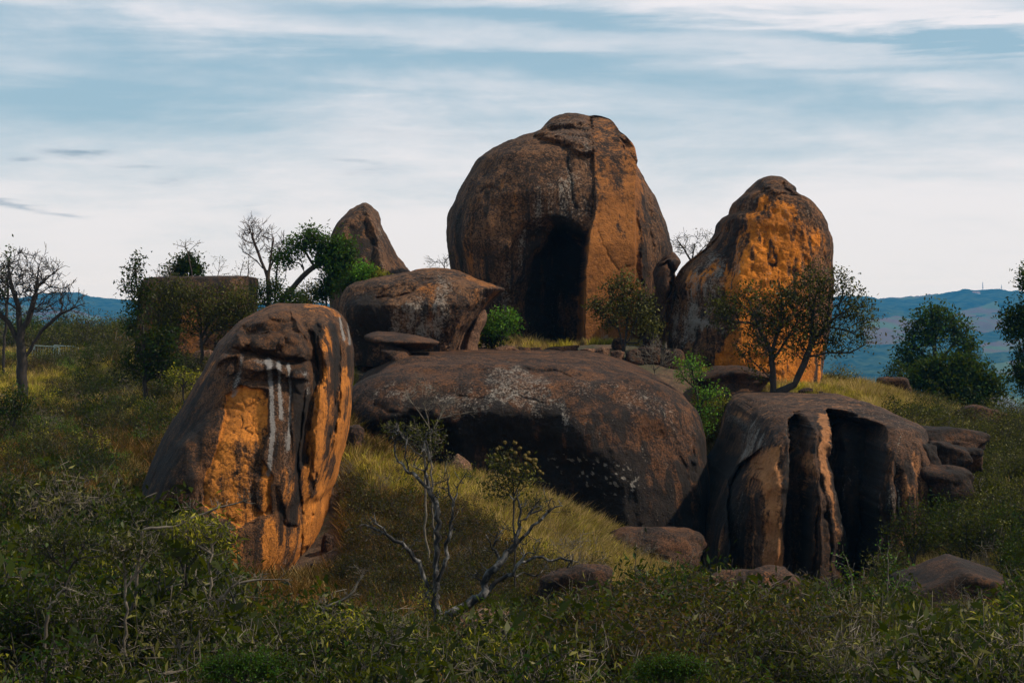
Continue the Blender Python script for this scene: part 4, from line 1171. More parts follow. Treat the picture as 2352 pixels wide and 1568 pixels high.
def leaves(C, rng, size, var=0.4, aspect=0.45, down=0.0, upn=0.3):
    """quads (base, side, tip, side) slightly folded"""
    n = len(C)
    d = rng.randn(n, 3); d[:, 2] -= down; d /= np.linalg.norm(d, axis=1, keepdims=True)
    nn = rng.randn(n, 3); nn[:, 2] += upn * 3
    s = np.cross(d, nn); s /= np.maximum(np.linalg.norm(s, axis=1, keepdims=True), 1e-9)
    up = np.cross(s, d)
    L = size * (1 + var * (rng.rand(n, 1) * 2 - 1)); W = L * aspect
    V = np.stack([C, C + d * L * 0.5 + s * W * 0.5 + up * L * 0.08, C + d * L - up * L * 0.08, C + d * L * 0.45 - s * W * 0.5 + up * L * 0.08], 1).reshape(-1, 3)
    F = np.arange(n * 4).reshape(-1, 4)
    return V, F


def sample_blobs(blobs, n, rng, Y, dscale=0.8, shell=0.35):
    """blobs: (px,py,rx,ry[,dY]) ; points in 3D"""
    w_ = np.array([b[2] * b[3] for b in blobs], float); w_ /= w_.sum()
    out = []
    for k in rng.choice(len(blobs), n, p=w_):
        b = blobs[k]
        d = rng.randn(3); d /= np.linalg.norm(d)
        r = rng.rand() ** shell
        dY = b[4] if len(b) > 4 else 0
        s = Y / FP
        Yc = Y + dY
        out.append(((b[0] - 1176) * Yc / FP + d[0] * r * b[2] * s, Yc + d[1] * r * dscale * 0.5 * (b[2] + b[3]) * s, (HZ - b[1]) * Yc / FP + d[2] * r * b[3] * s))
    return np.array(out)


def plant(name, label, cat, Y, trunks, blobs, ntar, leaf=None, nleaf=6, lsize=0.12, spread=0.25, bark=None, seed=1, rbase=0.14, rtip=0.012,
          step=0.4, curl=0.35, lenw=0.35, jit=0.06, group=None, sides=4, split=0.03, dscale=0.8, shell=0.35, twigs=0, down=0.0, aspect=0.45, drop=0.4, upn=0.3, tipup=0.0):
    """trunks: list of polylines [(px,py[,dY]),...] in picture rows at distance Y; first one starts at the ground"""
    rng = np.random.RandomState(seed)
    T = []
    for k, tr in enumerate(trunks):
        T.append([np.array(at(p[0], p[1], Y + (p[2] if len(p) > 2 else 0))) for p in tr])
    b = T[0][0]
    b = b.copy(); g = float(gz(b[0], b[1]))
    if g < b[2]:
        b[2] = max(g - 0.1, b[2] - 5.0)
    T[0][0] = b
    tg = sample_blobs(blobs, ntar, rng, Y, dscale, shell) if ntar > 0 else []
    PA, par, rad, tips = grow(T, tg, rng, step, curl, lenw, jit, rtip, rbase)
    if twigs:      # short end shoots on bare crowns
        thin = np.where(rad < rtip * 3.2)[0]
        thin = thin[thin > 3]
        src = rng.choice(thin, min(twigs, len(thin) * 3))
        dv = PA[src] - PA[par[src]]; dl = np.linalg.norm(dv, axis=1, keepdims=True); dv = dv / np.maximum(dl, 1e-6)
        q = dv + rng.randn(len(src), 3) * 0.55; q[:, 2] += tipup
        q /= np.linalg.norm(q, axis=1, keepdims=True)
        L = (0.5 + rng.rand(len(src), 1)) * step * 0.9
        n0 = len(PA)
        PA = np.r_[PA, PA[src] + q * L]; par = np.r_[par, src]; rad = np.r_[rad, np.full(len(src), min(rtip * 0.75, 0.010))]
    root = empty(name, tuple(PA[0]))
    tag(root, label, cat, group)
    P0 = PA - PA[0]
    # wood: the trunk and each thick limb on their own, thin branches joined
    thick = rad >= max(rbase * 0.42, rtip * 2)
    mainc = np.full(len(PA), -1); best = np.zeros(len(PA))
    for i in range(1, len(PA)):
        if rad[i] > best[par[i]]:
            best[par[i]] = rad[i]; mainc[par[i]] = i
    used = np.zeros(len(PA), bool)
    a_ = np.arange(6) / 6 * 2 * math.pi
    for i in range(0, len(PA)):
        if used[i] or not thick[i]:
            continue
        ch_ = [i] if i == 0 else [par[i], i]
        used[i] = True
        k = mainc[i]
        while k > 0 and thick[k] and not used[k]:
            ch_.append(k); used[k] = True; k = mainc[k]
        if len(ch_) < 2: continue
        Q = P0[ch_]; r_ = rad[ch_].copy()
        if i != 0: r_[0] = min(r_[0], r_[1] * 1.15)
        dd = np.gradient(Q, axis=0); dd /= np.maximum(np.linalg.norm(dd, axis=1, keepdims=True), 1e-9)
        e1 = np.cross(dd, np.array([0.15, 1.0, 0.1])); e1 /= np.maximum(np.linalg.norm(e1, axis=1, keepdims=True), 1e-9); e2 = np.cross(dd, e1)
        V = (Q[:, None] + r_[:, None, None] * (np.cos(a_)[None, :, None] * e1[:, None] + np.sin(a_)[None, :, None] * e2[:, None])).reshape(-1, 3)
        nm = 'trunk' if i == 0 else 'limb'
        link(nm, mesh_np(nm, V, grid_faces(len(Q), 6, True), bark or M_BARK), root)
    V, F = tubes(P0, par, rad, sides)
    isth = np.repeat(used[1:] & thick[1:], sides)
    if (~isth).any():
        tag(link('branches', mesh_np('branches', V, F[~isth], bark or M_BARK), root), kind='stuff')
    if leaf is not None:
        lt = np.where(rad < rtip * 2.2)[0]
        cw = rng.choice(lt, int(len(tips) * nleaf))
        C = P0[cw] + rng.randn(len(cw), 3) * spread
        V, F = leaves(C, rng, lsize, down=down, aspect=aspect, upn=upn)
        me = mesh_np('crown', V, F, leaf, smooth=False)
        tag(link('crown', me, root), kind='stuff')
    return root


# A: bare tree far left
plant('bare_tree', 'large bare spreading tree at the left edge against the sky', 'tree', 112,
      [[(52, 885), (50, 820), (46, 760), (42, 700)], [(46, 770), (70, 720), (85, 660), (88, 620)], [(50, 800), (20, 740), (-20, 700), (-60, 680)], [(52, 830), (95, 760), (140, 720), (185, 700)], [(42, 700), (25, 650), (20, 610)], [(85, 660), (125, 625), (150, 610)]],
      [(85, 630, 72, 62), (10, 650, 70, 60), (140, 690, 62, 50), (-50, 680, 70, 60), (50, 660, 90, 80)], 620, None, seed=3, rbase=0.32, rtip=0.015, step=0.35, curl=0.45, lenw=0.22, twigs=2400, tipup=0.3, shell=0.5, bark=M_BARK, jit=0.05, sides=5)
plant('leafy_tree', 'small dark leafy tree behind the bare tree at the left edge', 'tree', 125, [[(5, 860), (15, 700), (20, 600)]], [(18, 585, 12, 15), (15, 612, 10, 12), (5, 640, 14, 18), (0, 680, 20, 20)], 60, L_DARK, nleaf=14, lsize=0.22, spread=0.22, seed=4, rbase=0.1)
# B: young leafy tree
plant('leafy_tree', 'slender young dark green tree standing left of the block boulder', 'tree', 105,
      [[(335, 905), (333, 820), (328, 740), (318, 680), (312, 600)], [(333, 820), (370, 780), (390, 760)], [(330, 780), (300, 740), (290, 700)]],
      [(314, 592, 12, 18), (312, 622, 26, 20), (300, 655, 30, 20), (335, 655, 24, 20), (315, 690, 34, 26), (310, 740, 30, 30), (345, 790, 55, 40), (380, 780, 35, 30), (320, 840, 50, 36), (365, 840, 40, 36), (395, 840, 25, 30)], 330, L_DARK, nleaf=30, lsize=0.18, spread=0.20, seed=5, rbase=0.13, down=0.4)
plant('shrub', 'yellowing leafy shrub at the left foot of the folded boulder slope', 'shrub', 101, [[(425, 905), (420, 870)], [(422, 890), (440, 860)]], [(420, 870, 36, 24), (400, 860, 20, 16)], 70, L_YELLOW, nleaf=12, lsize=0.14, spread=0.16, seed=6, rbase=0.05)
# around the block
plant('olive_shrub', 'straggly olive shrub covering the left corner of the block boulder', 'shrub', 116, [[(370, 850), (365, 760), (360, 700)], [(365, 780), (400, 700), (420, 660)]],
      [(370, 700, 34, 55), (400, 670, 46, 40), (380, 760, 44, 40)], 420, L_OLIVE, nleaf=20, lsize=0.15, spread=0.28, seed=7, rbase=0.08)
plant('olive_shrub', 'wide olive shrub hanging over the middle of the block boulder', 'shrub', 115, [[(465, 830), (462, 760), (455, 700)], [(462, 770), (500, 720), (530, 690)], [(463, 790), (490, 760), (560, 720)]],
      [(465, 690, 40, 46), (510, 720, 52, 44), (560, 720, 44, 44), (480, 740, 50, 30), (600, 745, 30, 26), (540, 690, 50, 46), (430, 690, 40, 40), (420, 740, 40, 40)], 760, L_OLIVE, nleaf=22, lsize=0.15, spread=0.25, seed=8, rbase=0.10)
plant('leafy_tree', 'round dark green tree crown rising behind the block boulder', 'tree', 138, [[(430, 830), (430, 700), (432, 640)]], [(440, 606, 26, 20), (415, 612, 22, 18), (400, 628, 18, 14), (448, 625, 20, 16)], 130, L_DARK, nleaf=34, lsize=0.24, spread=0.26, seed=9, rbase=0.12)
plant('bare_sapling', 'thin bare sapling with an umbrella of twigs above the block boulder', 'tree', 134, [[(450, 700), (440, 620), (432, 580), (425, 568)]], [(425, 560, 34, 12), (440, 556, 30, 10), (410, 562, 16, 12)], 34, L_OLIVE, nleaf=1.3, lsize=0.12, spread=0.06, seed=10, rbase=0.035, rtip=0.010, step=0.5, bark=M_BARK_RED)
for i, (bx, tx, ty) in enumerate(((372, 366, 610), (405, 388, 600), (490, 505, 590), (530, 560, 600), (565, 572, 590))):
    plant('bare_sapling', ['wispy bare sapling above the left corner of the block boulder', 'second wispy sapling from the left above the block boulder', 'wispy sapling right of the dark crown behind the block',
                           'curving bare stem above the right part of the block boulder', 'bare leaning stem at the right corner of the block boulder'][i], 'tree', 133,
          [[(bx, 700), ((bx + tx) / 2, 660), (tx, ty)]], [(tx, ty + 8, 30, 14), (tx, ty + 26, 36, 16)], 26, L_OLIVE, nleaf=3, lsize=0.13, spread=0.1, seed=60 + i, rbase=0.03, rtip=0.009, step=0.5,
          group='wispy saplings above the block boulder', bark=M_BARK_RED)
# C bare tree, D curved tree
plant('bare_tree', 'bare fan shaped tree left of the cone boulder, against the sky', 'tree', 128,
      [[(622, 750), (618, 690), (615, 640), (600, 600), (585, 560), (572, 520)], [(615, 640), (622, 590), (628, 550)], [(612, 630), (590, 600), (570, 585)], [(612, 625), (640, 580), (650, 560)]],
      [(572, 520, 22, 30), (600, 535, 30, 30), (630, 560, 30, 30), (580, 560, 28, 30), (560, 540, 14, 24), (648, 575, 16, 22)], 170, None, seed=11, rbase=0.15, rtip=0.012, step=0.4, curl=0.5, lenw=0.15, twigs=600, tipup=0.4, bark=M_BARK_RED, jit=0.04)
plant('leafy_tree', 'dark green tree with a curving trunk beside the cone boulder', 'tree', 126,
      [[(640, 760), (648, 690), (672, 662), (695, 635), (722, 612), (755, 600)], [(722, 612), (700, 575), (680, 550)], [(740, 604), (760, 570), (775, 550)], [(755, 600), (785, 610), (800, 625)]],
      [(722, 548, 42, 28), (690, 562, 36, 22), (765, 570, 42, 34), (800, 580, 26, 30), (745, 590, 30, 24), (775, 610, 38, 30), (795, 632, 20, 26), (655, 590, 26, 22), (765, 645, 18, 26)], 400, L_MID, nleaf=34, lsize=0.22, spread=0.26, seed=12, rbase=0.17, rtip=0.014, shell=0.5)
plant('leafy_tree', 'thin upright tree between the bare tree and the curved trunk', 'tree', 130, [[(630, 760), (632, 680), (636, 620), (640, 590)], [(632, 690), (655, 640), (662, 600)]], [(640, 580, 26, 20), (640, 620, 20, 18), (632, 592, 18, 14)], 50, L_DARK, nleaf=9, lsize=0.2, spread=0.2, seed=13, rbase=0.08)
for i, (px, py, rx, ry, Y, mat, lb) in enumerate((
        (615, 670, 36, 34, 122, L_DARK, 'dense dark bush at the right end of the block boulder'),
        (665, 690, 34, 30, 121, L_DARK, 'dark bush at the foot of the curved tree'),
        (715, 675, 36, 30, 132, L_OLIVE, 'paler bush right of the curved tree trunk'),
        (748, 655, 20, 45, 127, L_DARK, 'tall dark bush against the left side of the cone boulder'),
        (835, 628, 26, 22, 112, L_BRIGHT, 'round bright green bush on top of the mottled boulder'),
        (806, 655, 22, 18, 112, L_DARK, 'darker green bush on the left shoulder of the mottled boulder'),
        (870, 640, 14, 12, 112, L_YELLOW, 'small yellowish tuft right of the bright green bush'),
        (1150, 740, 46, 34, 116, L_BRIGHT, 'bright green feathery bush in front of the giant boulder hollow'),
        (1130, 775, 30, 24, 117, L_DARK, 'dark bush at the foot of the leaning slab'))):
    plant('bush', lb, 'bush', Y, [[(px, py + ry * 1.3), (px, py)], [(px, py + ry), (px + rx * 0.4, py - ry * 0.3)]], [(px, py, rx, ry), (px - rx * 0.4, py + ry * 0.3, rx * 0.7, ry * 0.7), (px + rx * 0.4, py - ry * 0.1, rx * 0.6, ry * 0.7)],
          120 + int(rx * ry / 12), mat, nleaf=14, lsize=0.17, spread=0.18, seed=80 + i, rbase=0.06)
# J olive tree in front of the slab
plant('olive_tree', 'slender pale olive tree in front of the orange slab face', 'tree', 114,
      [[(1432, 812), (1425, 770), (1408, 720), (1400, 670)], [(1436, 805), (1440, 740), (1430, 660), (1425, 630)], [(1440, 800), (1460, 740), (1480, 690)], [(1450, 800), (1490, 760), (1510, 740)]],
      [(1425, 650, 36, 34), (1450, 670, 36, 34), (1400, 700, 36, 26), (1365, 700, 26, 18), (1430, 700, 40, 36), (1480, 710, 34, 40), (1500, 750, 28, 30), (1460, 750, 40, 26), (1400, 740, 24, 22), (1375, 715, 20, 16)],
      380, L_GREY, nleaf=24, lsize=0.17, spread=0.22, seed=14, rbase=0.08, rtip=0.010, shell=0.55, bark=M_BARK)
plant('dry_bush', 'leafless grey bush between the olive tree and the dome', 'bush', 110, [[(1510, 860), (1500, 830), (1490, 800)], [(1512, 855), (1525, 820), (1530, 800)], [(1508, 858), (1480, 830)]], [(1500, 810, 40, 30), (1530, 820, 26, 26), (1480, 820, 26, 20)], 110, None, seed=15, rbase=0.03, rtip=0.009, twigs=300, tipup=0.4, bark=M_TWIG)
# K big leafy tree
plant('leafy_tree', 'big spreading many stemmed leafy tree in front of the orange boulder', 'tree', 106,
      [[(1776, 897), (1775, 850), (1772, 810), (1750, 770), (1735, 730), (1720, 690)],
       [(1818, 898), (1840, 850), (1860, 800), (1895, 750), (1930, 720)], [(1860, 800), (1865, 740), (1870, 690), (1890, 650)], [(1774, 830), (1800, 790), (1830, 740), (1850, 700)],
       [(1772, 810), (1790, 750), (1795, 700), (1790, 650)], [(1740, 740), (1700, 740), (1670, 735)], [(1895, 750), (1950, 760), (1990, 780)], [(1735, 730), (1705, 700), (1690, 680)], [(1850, 820), (1900, 810), (1950, 810)]],
      [(1690, 700, 46, 46), (1720, 680, 40, 40), (1665, 730, 34, 34), (1740, 740, 60, 50), (1780, 700, 50, 50), (1850, 680, 50, 50), (1900, 660, 56, 52), (1935, 650, 36, 40), (1960, 720, 52, 52), (1985, 770, 38, 38), (1930, 780, 60, 44), (1850, 740, 60, 60), (1780, 800, 60, 40),
       (1960, 690, 40, 44), (1720, 800, 40, 40), (1740, 850, 30, 26), (1830, 770, 50, 60), (1820, 690, 56, 50), (1800, 740, 60, 60), (1900, 720, 60, 60), (1655, 700, 34, 40), (1990, 730, 34, 44), (1880, 790, 60, 40), (1860, 630, 40, 34)],
      1350, L_OLIVE, nleaf=14, lsize=0.18, spread=0.25, seed=16, rbase=0.24, rtip=0.010, step=0.4, shell=0.6, bark=M_BARK, sides=5, dscale=0.6)
plant('bare_tree', 'flat crowned bare tree showing between the giant and orange boulders', 'tree', 134,
      [[(1590, 700), (1592, 640), (1588, 600), (1596, 560)], [(1590, 600), (1570, 570), (1555, 550)], [(1588, 600), (1615, 570), (1640, 545)]], [(1590, 550, 45, 18), (1565, 565, 28, 22), (1625, 545, 28, 12), (1585, 575, 40, 16)], 120, L_OLIVE, nleaf=1.2, lsize=0.14, spread=0.08, seed=17, rbase=0.08, rtip=0.012, step=0.45, twigs=160, bark=M_BARK, jit=0.12)
plant('bare_sapling', 'thin bare twigs showing left of the giant boulder above the mottled boulder', 'tree', 124, [[(1020, 660), (1022, 620), (1015, 600)], [(1022, 625), (1035, 600)]], [(1000, 605, 22, 12), (1025, 595, 16, 18), (1035, 590, 8, 16)], 50, L_OLIVE, nleaf=1.5, lsize=0.12, spread=0.08, seed=18, rbase=0.03, rtip=0.009, twigs=60)
# M feathery tree above the gap
plant('feathery_tree', 'slender bright green feathery tree at the right shoulder of the central dome', 'tree', 99,
      [[(1612, 1040), (1608, 960), (1600, 900), (1590, 850)], [(1606, 940), (1625, 900), (1635, 880)]],
      [(1585, 835, 36, 20), (1600, 855, 34, 18), (1575, 860, 26, 16), (1592, 885, 22, 14), (1625, 915, 34, 22), (1640, 900, 30, 16), (1625, 950, 34, 22), (1600, 930, 22, 14), (1615, 985, 22, 16)], 260, L_BRIGHT, nleaf=16, lsize=0.12, spread=0.16, seed=19, rbase=0.07, bark=M_BARK, upn=1.0)
plant('bush', 'yellow green bush on the slope beside the feathery tree', 'bush', 104, [[(1660, 960), (1660, 920)]], [(1655, 925, 40, 26), (1680, 935, 30, 20)], 120, L_YELLOW, nleaf=12, lsize=0.12, spread=0.15, seed=20, rbase=0.04)
# N right trees
plant('leafy_tree', 'tall dark green tree with a domed crown on the right, before the blue hills', 'tree', 190,
      [[(2150, 930), (2148, 850), (2146, 780), (2145, 740)], [(2148, 850), (2110, 800), (2090, 780)], [(2148, 840), (2190, 790), (2215, 760)]],
      [(2145, 718, 28, 16), (2120, 742, 30, 24), (2170, 740, 34, 30), (2095, 775, 32, 34), (2205, 765, 32, 32), (2225, 800, 22, 30), (2145, 765, 44, 30), (2085, 820, 30, 36), (2120, 840, 40, 34), (2210, 830, 34, 30)], 560, L_MID, nleaf=26, lsize=0.36, spread=0.45, seed=22, rbase=0.35, rtip=0.02, step=0.7, shell=0.5)
plant('leafy_tree', 'broad very dark low tree in front of the domed tree on the right', 'tree', 150,
      [[(2190, 960), (2188, 900), (2180, 870)], [(2188, 910), (2230, 880), (2260, 870)], [(2188, 910), (2150, 880), (2120, 870)]],
      [(2160, 845, 40, 24), (2205, 838, 34, 22), (2235, 858, 40, 26), (2130, 866, 40, 26), (2265, 880, 34, 24), (2180, 880, 80, 30), (2100, 880, 30, 20), (2290, 892, 28, 20), (2190, 905, 100, 26), (2240, 925, 70, 20)], 750, L_DARK, nleaf=34, lsize=0.30, spread=0.42, seed=23, rbase=0.3, rtip=0.018, step=0.6, shell=0.6)
plant('leafy_tree', 'tall dark tree cut off by the right edge of the picture', 'tree', 140,
      [[(2400, 960), (2395, 800), (2390, 650)], [(2395, 780), (2350, 750)], [(2395, 830), (2360, 810)]],
      [(2385, 640, 44, 40), (2345, 735, 42, 34), (2332, 755, 26, 24), (2380, 720, 40, 40), (2370, 810, 28, 34), (2380, 870, 44, 40), (2350, 850, 22, 26)], 520, L_DARK, nleaf=34, lsize=0.28, spread=0.36, seed=24, rbase=0.3, rtip=0.018, step=0.6)
plant('shrub', 'small tree like shrub left of the domed tree, before the hills', 'shrub', 175, [[(2060, 920), (2060, 870)]], [(2058, 850, 24, 20), (2075, 862, 26, 18), (2045, 868, 20, 14)], 110, L_DARK, nleaf=14, lsize=0.26, spread=0.3, seed=25, rbase=0.1, rtip=0.015)
# ---- dead trees in front: hand placed limbs
dead1 = [[(1002, 1470), (1003, 1400), (1000, 1330), (1005, 1260), (1010, 1200), (1000, 1150), (985, 1120), (962, 1100), (938, 1085)],
         [(1000, 1350), (1020, 1300), (1030, 1240), (1040, 1180), (1042, 1150), (1030, 1120), (1005, 1118)],
         [(1042, 1150), (1050, 1120), (1065, 1095), (1075, 1080)],
         [(938, 1085), (925, 1065), (908, 1045), (906, 1020), (913, 1000), (910, 975)],
         [(938, 1085), (930, 1050), (935, 1010), (928, 975)],
         [(985, 1120), (975, 1080), (985, 1040), (978, 1000)],
         [(990, 1400), (980, 1340), (965, 1290), (930, 1255), (895, 1232), (862, 1215), (820, 1210), (800, 1215)],
         [(895, 1232), (880, 1212), (862, 1195)],
         [(1030, 1240), (1022, 1190), (1005, 1170), (985, 1160)]]
plant('dead_tree', 'tall bleached dead tree with twisting limbs in the lower centre', 'dead tree', 58, dead1,
      [(905, 990, 26, 26), (975, 1000, 34, 30), (1060, 1085, 22, 18), (850, 1205, 44, 26), (1020, 1110, 40, 34), (960, 1060, 40, 40), (930, 1240, 40, 22), (1060, 1200, 24, 40)], 110, None, seed=31, rbase=0.13, rtip=0.011, step=0.15, jit=0.085, bark=M_DEAD, sides=6, twigs=60)
dead2 = [[(1000, 1445), (1030, 1410), (1075, 1388), (1105, 1372), (1130, 1345), (1165, 1320), (1195, 1290), (1230, 1278), (1262, 1288)],
         [(1105, 1372), (1115, 1330), (1150, 1290), (1185, 1250), (1190, 1200), (1196, 1165), (1188, 1130)],
         [(1190, 1210), (1215, 1180), (1230, 1160), (1232, 1140)],
         [(1185, 1255), (1205, 1230), (1235, 1200), (1262, 1172), (1290, 1160)],
         [(1130, 1345), (1110, 1322), (1085, 1318), (1060, 1322)],
         [(1262, 1288), (1300, 1285), (1330, 1290)],
         [(1150, 1290), (1140, 1268), (1108, 1262)],
         [(1262, 1172), (1252, 1140), (1248, 1118)]]
plant('dead_tree', 'low sprawling dead tree reaching right from the foot of the tall one', 'dead tree', 56, dead2,
      [(1195, 1140, 28, 24), (1280, 1165, 26, 16), (1080, 1320, 26, 14), (1240, 1160, 34, 34), (1310, 1285, 30, 18), (1150, 1230, 40, 34), (1220, 1250, 40, 26), (1120, 1300, 36, 24), (1240, 1310, 50, 14)], 120, None, seed=32, rbase=0.13, rtip=0.011, step=0.15, jit=0.085, bark=M_DEAD, sides=6, twigs=60)
plant('leafy_shrub', 'green leafy shrub growing round the foot of the dead trees', 'shrub', 56, [[(970, 1470), (975, 1400), (965, 1350)], [(975, 1420), (990, 1370)]], [(968, 1375, 26, 34), (960, 1420, 34, 30), (1000, 1440, 34, 26)], 90, L_YELLOW, nleaf=8, lsize=0.09, spread=0.10, seed=33, rbase=0.03, rtip=0.007, down=0.6, aspect=0.35)
plant('yellow_shrub', 'twiggy shrub with yellowish leaves in front of the dark dome face', 'shrub', 70,
      [[(985, 1110), (975, 1050), (960, 1000), (950, 960)], [(980, 1080), (1000, 1020), (1005, 960), (1020, 930)], [(975, 1060), (930, 1010), (910, 980)]],
      [(960, 1000, 40, 30), (935, 985, 34, 24), (1000, 1000, 34, 30), (985, 1030, 36, 26), (900, 985, 26, 18)], 200, L_OLIVE, nleaf=7, lsize=0.11, spread=0.14, seed=34, rbase=0.04, rtip=0.007, bark=M_TWIG)
plant('bare_shrub', 'fine bare twigs reaching up across the pale patch of the dome', 'shrub', 72,
      [[(1000, 1100), (990, 1040), (985, 980), (975, 930), (985, 900)], [(988, 1000), (1010, 960), (1060, 950), (1100, 945)], [(985, 980), (950, 930), (930, 890)], [(1010, 960), (1030, 920), (1060, 900)]],
      [(1000, 920, 60, 40), (1050, 940, 50, 30), (960, 900, 40, 40)], 120, None, seed=35, rbase=0.035, rtip=0.006, twigs=160, bark=M_TWIG, step=0.25)
# seed head shrub
sh = plant('seedhead_shrub', 'shrub with round tan seed heads in front of the dark hollow of the dome', 'shrub', 66,
           [[(1185, 1200), (1180, 1140), (1175, 1080), (1165, 1040)], [(1180, 1130), (1210, 1080), (1225, 1060)], [(1180, 1120), (1150, 1070), (1130, 1040)]],
           [(1170, 1090, 50, 40), (1150, 1060, 36, 30), (1200, 1100, 40, 30), (1140, 1120, 40, 30)], 210, L_OLIVE, nleaf=12, lsize=0.11, spread=0.15, seed=36, rbase=0.03, rtip=0.007)
rngs = np.random.RandomState(5)
M_SEED = leaf_mat('seed_tan', (0.05, 0.035, 0.008), (0.17, 0.115, 0.03))
org = np.array(sh.location)
for k in range(46):
    a_ = rngs.rand() * 2 * math.pi; rr = math.sqrt(rngs.rand())
    px = 1190 + 58 * rr * math.cos(a_); py = 1062 + 44 * rr * math.sin(a_) + (px - 1190) * 0.35
    C0 = np.array(at(px, py, 66 + rngs.randn() * 0.4)) - org
    th = np.linspace(0.01, math.pi - 0.01, 9)[:, None]; ph = np.linspace(0, 2 * math.pi, 14, endpoint=False)[None]
    D_ = np.stack([np.sin(th) * np.cos(ph), np.sin(th) * np.sin(ph), np.cos(th) * np.ones_like(ph)], -1)
    D_ = D_ * (0.050 + 0.02 * rngs.rand() + 0.014 * rngs.randn(9, 14))[..., None] + C0
    link('seed_head', mesh_np('seed_head', D_.reshape(-1, 3), grid_faces(9, 14, True), M_SEED, smooth=False), sh)

# saplings lower right
for i, (bx, by, tx, ty, Y, lb) in enumerate(((1985, 1560, 1935, 1250, 52, 'thin sapling with a few bright leaves before the pale pillar of the fluted boulder'),
                                            (2010, 1530, 2040, 1240, 54, 'sapling with bright green leaf clusters before the black bay of the fluted boulder'),
                                            (1960, 1570, 1900, 1330, 50, 'short twiggy sapling left of the bright leafed saplings'))):
    plant('sapling', lb, 'sapling', Y, [[(bx, by), ((bx + tx) / 2 + 12, (by + ty) / 2), (tx, ty)], [((bx + tx) / 2 + 12, (by + ty) / 2), (tx + 50, ty + 60)]],
          [(tx, ty + 30, 36, 40), (tx + 30, ty + 80, 46, 46), (tx - 20, ty + 130, 40, 40)], 36, L_BRIGHT, nleaf=4.0, lsize=0.075, spread=0.06, seed=40 + i, rbase=0.022, rtip=0.006, step=0.2, group='bright leafed saplings before the fluted boulder', bark=M_TWIG)

# ------------------------------------------------------------------ prototypes for shrubs and tussocks
def proto_shrub(name, mat, seed, h=1.5, wdt=1.0, ntar=70, nleaf=10, lsize=0.08, spread=0.1, bark=None, down=0.0, aspect=0.4, stems=4, upn=0.3, rtip=0.006, twigs=0):
    rng = np.random.RandomState(seed)
    T = [[np.zeros(3), np.array([rng.randn() * 0.1, rng.randn() * 0.1, h * 0.35])]]
    for _ in range(stems):
        a = rng.rand() * 6.28
        T.append([np.array([0, 0, 0.05 * h]), np.array([math.cos(a) * wdt * 0.35, math.sin(a) * wdt * 0.35, h * (0.4 + 0.3 * rng.rand())])])
    tg = []
    for _ in range(ntar):
        d = rng.randn(3); d /= np.linalg.norm(d); r = rng.rand() ** 0.45
        q = np.array([d[0] * r * wdt, d[1] * r * wdt, h * 0.55 + d[2] * r * h * 0.5])
        q[2] += 0.15 * h * math.sin(q[0] * 3 + seed) + 0.1 * h * math.cos(q[1] * 4 + seed)
        tg.append(q)
    PA, par, rad, tips = grow(T, tg, rng, 0.22, 0.35, 0.3, 0.03, rtip, 0.03)
    if twigs:
        src = rng.randint(4, len(PA), twigs)
        q = rng.randn(twigs, 3); q[:, 2] += 0.6; q /= np.linalg.norm(q, axis=1, keepdims=True)
        PA = np.r_[PA, PA[src] + q * (0.15 + 0.3 * rng.rand(twigs, 1))]; par = np.r_[par, src]; rad = np.r_[rad, np.full(twigs, rtip * 0.8)]
    V, F = tubes(PA, par, rad, 3)
    nf_ = len(F)
    if mat is not None:
        lt = np.where(rad < rtip * 2.2)[0]
        C = PA[rng.choice(lt, int(len(tips) * nleaf))]
        C = C + rng.randn(len(C), 3) * spread
        C[:, 2] = np.maximum(C[:, 2], 0.03)
        V2, F2 = leaves(C, rng, lsize, down=down, aspect=aspect, upn=upn)
        F = np.r_[F, F2 + len(V)]; V = np.r_[V, V2]
    me = mesh_np(name, V, F, [bark or M_BARK] + ([mat] if mat else []), smooth=False, mi=np.r_[np.zeros(nf_), np.ones(len(F) - nf_)])
    return bpy.data.objects.new(name, me)


def proto_grass(name, mat, seed, n=46, h=0.6, rad_=0.28, wdt=0.016, lean=0.5):
    rng = np.random.RandomState(seed)
    a = rng.rand(n) * 6.28; r = np.sqrt(rng.rand(n)) * rad_
    b = np.stack([np.cos(a) * r, np.sin(a) * r, np.full(n, -0.05)], -1)
    d = np.stack([np.cos(a) * lean * rng.rand(n) + rng.randn(n) * 0.15, np.sin(a) * lean * rng.rand(n) + rng.randn(n) * 0.15, np.ones(n)], -1)
    L = (h * (0.5 + 0.7 * rng.rand(n)))[:, None]
    s = np.stack([-np.sin(a * 3), np.cos(a * 3), np.zeros(n)], -1) * wdt
    m1 = b + d * L * 0.55
    tip = b + d * L + np.stack([d[:, 0], d[:, 1], -0.35 * np.hypot(d[:, 0], d[:, 1])], -1) * L * 0.5
    V = np.stack([b - s, b + s, m1 + s * 0.8, m1 - s * 0.8, tip + s * 0.15, tip - s * 0.15], 1).reshape(-1, 3)
    k = np.arange(n)[:, None] * 6
    F = np.r_[k + np.array([[0, 1, 2, 3]]), k + np.array([[3, 2, 4, 5]])]
    me = mesh_np(name, V, F, mat, smooth=False)
    return bpy.data.objects.new(name, me)


def coll(name, objs):
    c = bpy.data.collections.new(name)
    for o in objs: c.objects.link(o)
    return c


